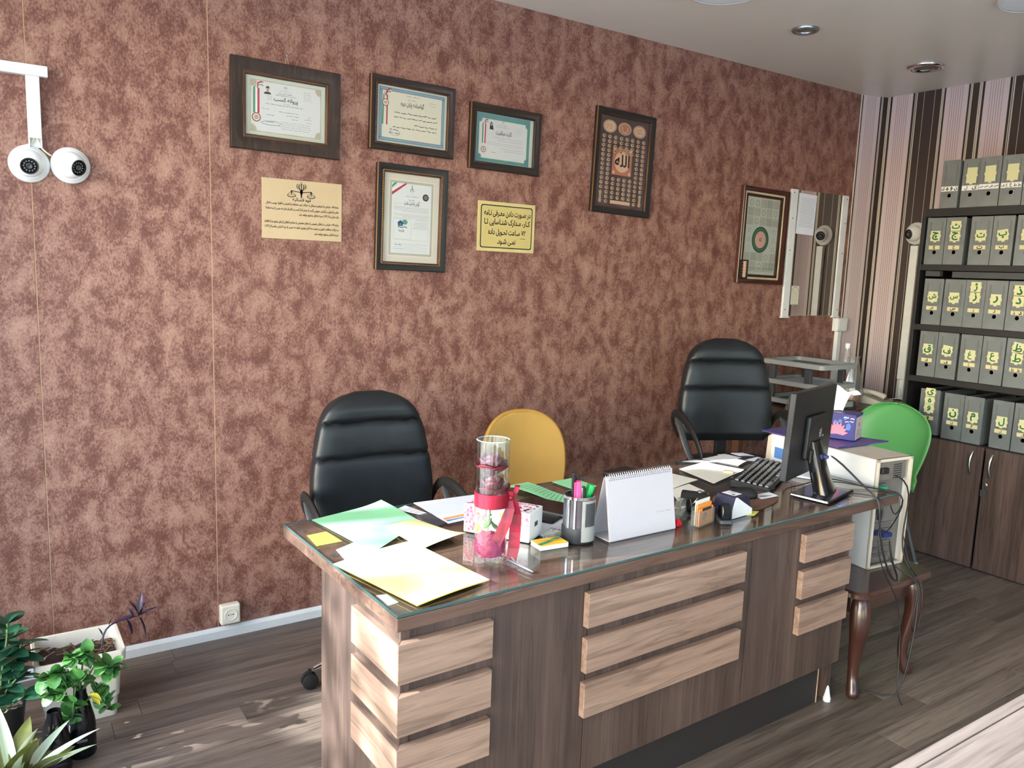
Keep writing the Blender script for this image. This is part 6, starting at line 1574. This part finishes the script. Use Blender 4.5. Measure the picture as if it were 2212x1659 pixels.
STEMS = [[(0, 0, .12), (.01, 0, .25), (.03, .01, .36), (.035, .0, .42)], [(.01, 0, .12), (.03, 0, .22), (.055, .0, .30), (.07, -.01, .345)], [(-.01, 0, .12), (-.02, 0, .27), (-.025, .02, .39)], [(.0, .01, .12), (.02, -.02, .20), (.05, -.03, .24)], [(-.02, 0, .12), (-.06, 0, .25), (-.08, 0, .36)], [(0, .02, .12), (-.005, .02, .26), (.005, .03, .33)], [(.01, -.02, .12), (.04, -.05, .17), (.07, -.06, .19)]]
rn = random.Random(40)
for P in STEMS:
    MB().tube(P, .003, 6).build('stem', 'stem_green', bu, 60)
    for j in range(1, len(P)):
        a, c = Vector(P[j-1]), Vector(P[j])
        for q in ((.35, .7, 1) if j > 1 else (.5, .9)):
            for k in range(3 if q == 1 else 2):
                an = rn.uniform(0, 2*PI); DARK.put(bu, a.lerp(c, q), (math.cos(an), math.sin(an), rn.uniform(-.1, .7)), rn.uniform(.9, 1.6), rn.uniform(-.4, .4))
MB().box(-.03, .05, -.05, .03, .115, .124).build('soil', 'soil', bu)
# jade-like plant in dark bottles
def bottle_pot(label, x, y, h, r):
    t = thing('bottle_pot', label, 'bottle', (x, y, 0))
    MB().lathe([(r*.5, .003), (r*.92, 0), (r, .006), (r, h*.45), (r*.93, h*.55), (r*.62, h*.8), (r*.46, h*.92), (r*.44, h)], 28, cap=(True, False)).build('body', 'gloss_black', t, 50)
    MB().lathe([(r*.43, h*.93), (r*.40, h*.93), (.002, h*.93)], 20, cap=(False, True)).build('soil', 'soil', t)
    return t
b1 = bottle_pot('dark glass bottle pot holding the round-leaved plant', .205, -.615, .225, .042)
MB().box(-.018, .012, -.0445, -.0425, .062, .070).build('label_scrap', 'mid_grey', b1)
bottle_pot('dark bottle pot at the bottom left, left of its twin', .128, -.672, .20, .044)
JADE = Leaves(leaf_mesh('leaf', 'leaf_jade', .042, .034, .12, .10, pw=.9, blunt=.52)); YEL = Leaves(leaf_mesh('leaf', 'leaf_yellow', .05, .03, .1, .3))
jd = thing('round_leaved_plant', 'bright green round-leaved plant in sunlight beside the planter', 'plant', (.205, -.615, .20))
pts = [(0.23, 0.345), (0.251, 0.305), (0.207, 0.327), (0.192, 0.303), (0.217, 0.287), (0.188, 0.267), (0.165, 0.337), (0.182, 0.343), (0.136, 0.301), (0.149, 0.278), (0.103, 0.28), (0.116, 0.257), (0.15, 0.233), (0.177, 0.202), (0.143, 0.185), (0.229, 0.249), (0.264, 0.25), (0.287, 0.254), (0.303, 0.283), (0.329, 0.262), (0.31, 0.225), (0.29, 0.205), (0.27, 0.175), (0.278, 0.148), (0.26, 0.136), (0.288, 0.125), (0.114, 0.22), (0.107, 0.236), (0.217, 0.142), (0.174, 0.141), (0.189, 0.108), (0.151, 0.117), (.2, .26), (.17, .25), (.24, .28), (.13, .25), (.16, .29), (.10, .30), (.125, .32)]
rn = random.Random(50)
# leafy shoots that all spring from the bottle mouth
tips = [(.030, .0, .14), (-.02, .01, .135), (.10, -.01, .085), (.115, .0, .055), (-.07, 0, .09), (-.10, .01, .08), (.065, -.015, -.03), (.085, -.01, -.07), (-.055, -.02, .03), (.0, -.03, .06), (-.09, -.01, .02), (-.03, -.045, -.055)]
for e in tips:
    e = Vector(e); mid = Vector((e.x*.45, e.y*.5-.004, max(e.z, 0)*.6+.045)); MB().tube([(0, 0, .0), mid*.5+Vector((0, 0, .01)), mid, e], [.0032, .003, .0026, .002], 6).build('stem', 'stem_green', jd, 60)
    cand = [(Vector((px-.205, rn.uniform(-.02, .02), pz-.20)), 0) for px, pz in pts]
    near = sorted(cand, key=lambda c: ((c[0].x-e.x)**2+(c[0].z-e.z)**2))[:14]
    for c, _ in near:
        base = e.lerp(mid, rn.uniform(0, .6)); d = (Vector((c.x, c.y, c.z))-base); d = d.normalized()+Vector((rn.uniform(-.5, .5), rn.uniform(-.9, .3), rn.uniform(-.1, .6)))
        JADE.put(jd, base, d, rn.uniform(.65, 1.25), rn.uniform(-.5, .5))
    for k in range(3):
        an = rn.uniform(0, 2*PI); JADE.put(jd, e, (math.cos(an)*.8, math.sin(an)*.8, rn.uniform(.1, .8)), rn.uniform(.55, .9), rn.uniform(-.3, .3))
YEL.put(jd, (.02, -.03, .01), (.8, -.5, -.3), .9); YEL.put(jd, (.03, -.035, .0), (.6, -.6, -.5), .7)
# big strap-leaved plant in the foreground
sp_ = thing('strap_leaf_plant', 'striped strap-leaved plant in the bottom left foreground', 'plant', (.015, -.86, 0))
MB().lathe([(.042, 0), (.056, .085), (.059, .09), (.053, .088), (.05, .078), (.004, .080)], 24, cap=(True, True)).build('pot', 'matte_black', sp_, 40)
STR = Leaves(leaf_mesh('leaf', 'leaf_striped', .26, .034, .32, .22, nv=12)); OLV = Leaves(leaf_mesh('leaf', 'leaf_olive', .16, .062, .45, .18, nv=10)); PB = Leaves(leaf_mesh('leaf', 'leaf_purple', .14, .030, .3, .2, nv=9))
rn = random.Random(60)
for d, s_ in (((-.25, -.35, .75), .9), ((.62, .05, .62), .92), ((.45, -.6, .6), .8), ((-.7, .2, .8), .9), ((-.1, .6, 1), 1.0), ((.1, -.2, 1), 1.05), ((.5, .5, .55), .9), ((-.5, -.6, .5), .8), ((.2, -.7, .5), .85), ((.8, .25, .42), .85)): STR.put(sp_, (0, 0, .082), d, s_, rn.uniform(-.2, .2))
for d, s_ in (((.6, -.1, .9), 1.0), ((-.2, -.3, 1), 1.25), ((.1, .5, 1), 1.2), ((-.6, -.1, .9), 1.1), ((.35, -.45, .7), 1.1), ((.7, .35, .5), 1.1), ((.1, -.1, 1), 1.35), ((-.3, .5, .8), 1.2), ((.75, -.3, .3), 1.0), ((.3, .7, .6), 1.1)): OLV.put(sp_, (0, 0, .085), d, s_, rn.uniform(-.4, .4))
for d, s_ in (((.75, -.1, .6), 1.0), ((.6, -.4, .5), .9), ((-.5, -.5, .7), .9), ((.8, .3, .5), 1.0), ((.9, .0, .25), 1.0), ((.6, -.7, .3), .9), ((.5, .7, .4), 1.0)): PB.put(sp_, (0, 0, .082), d, s_)
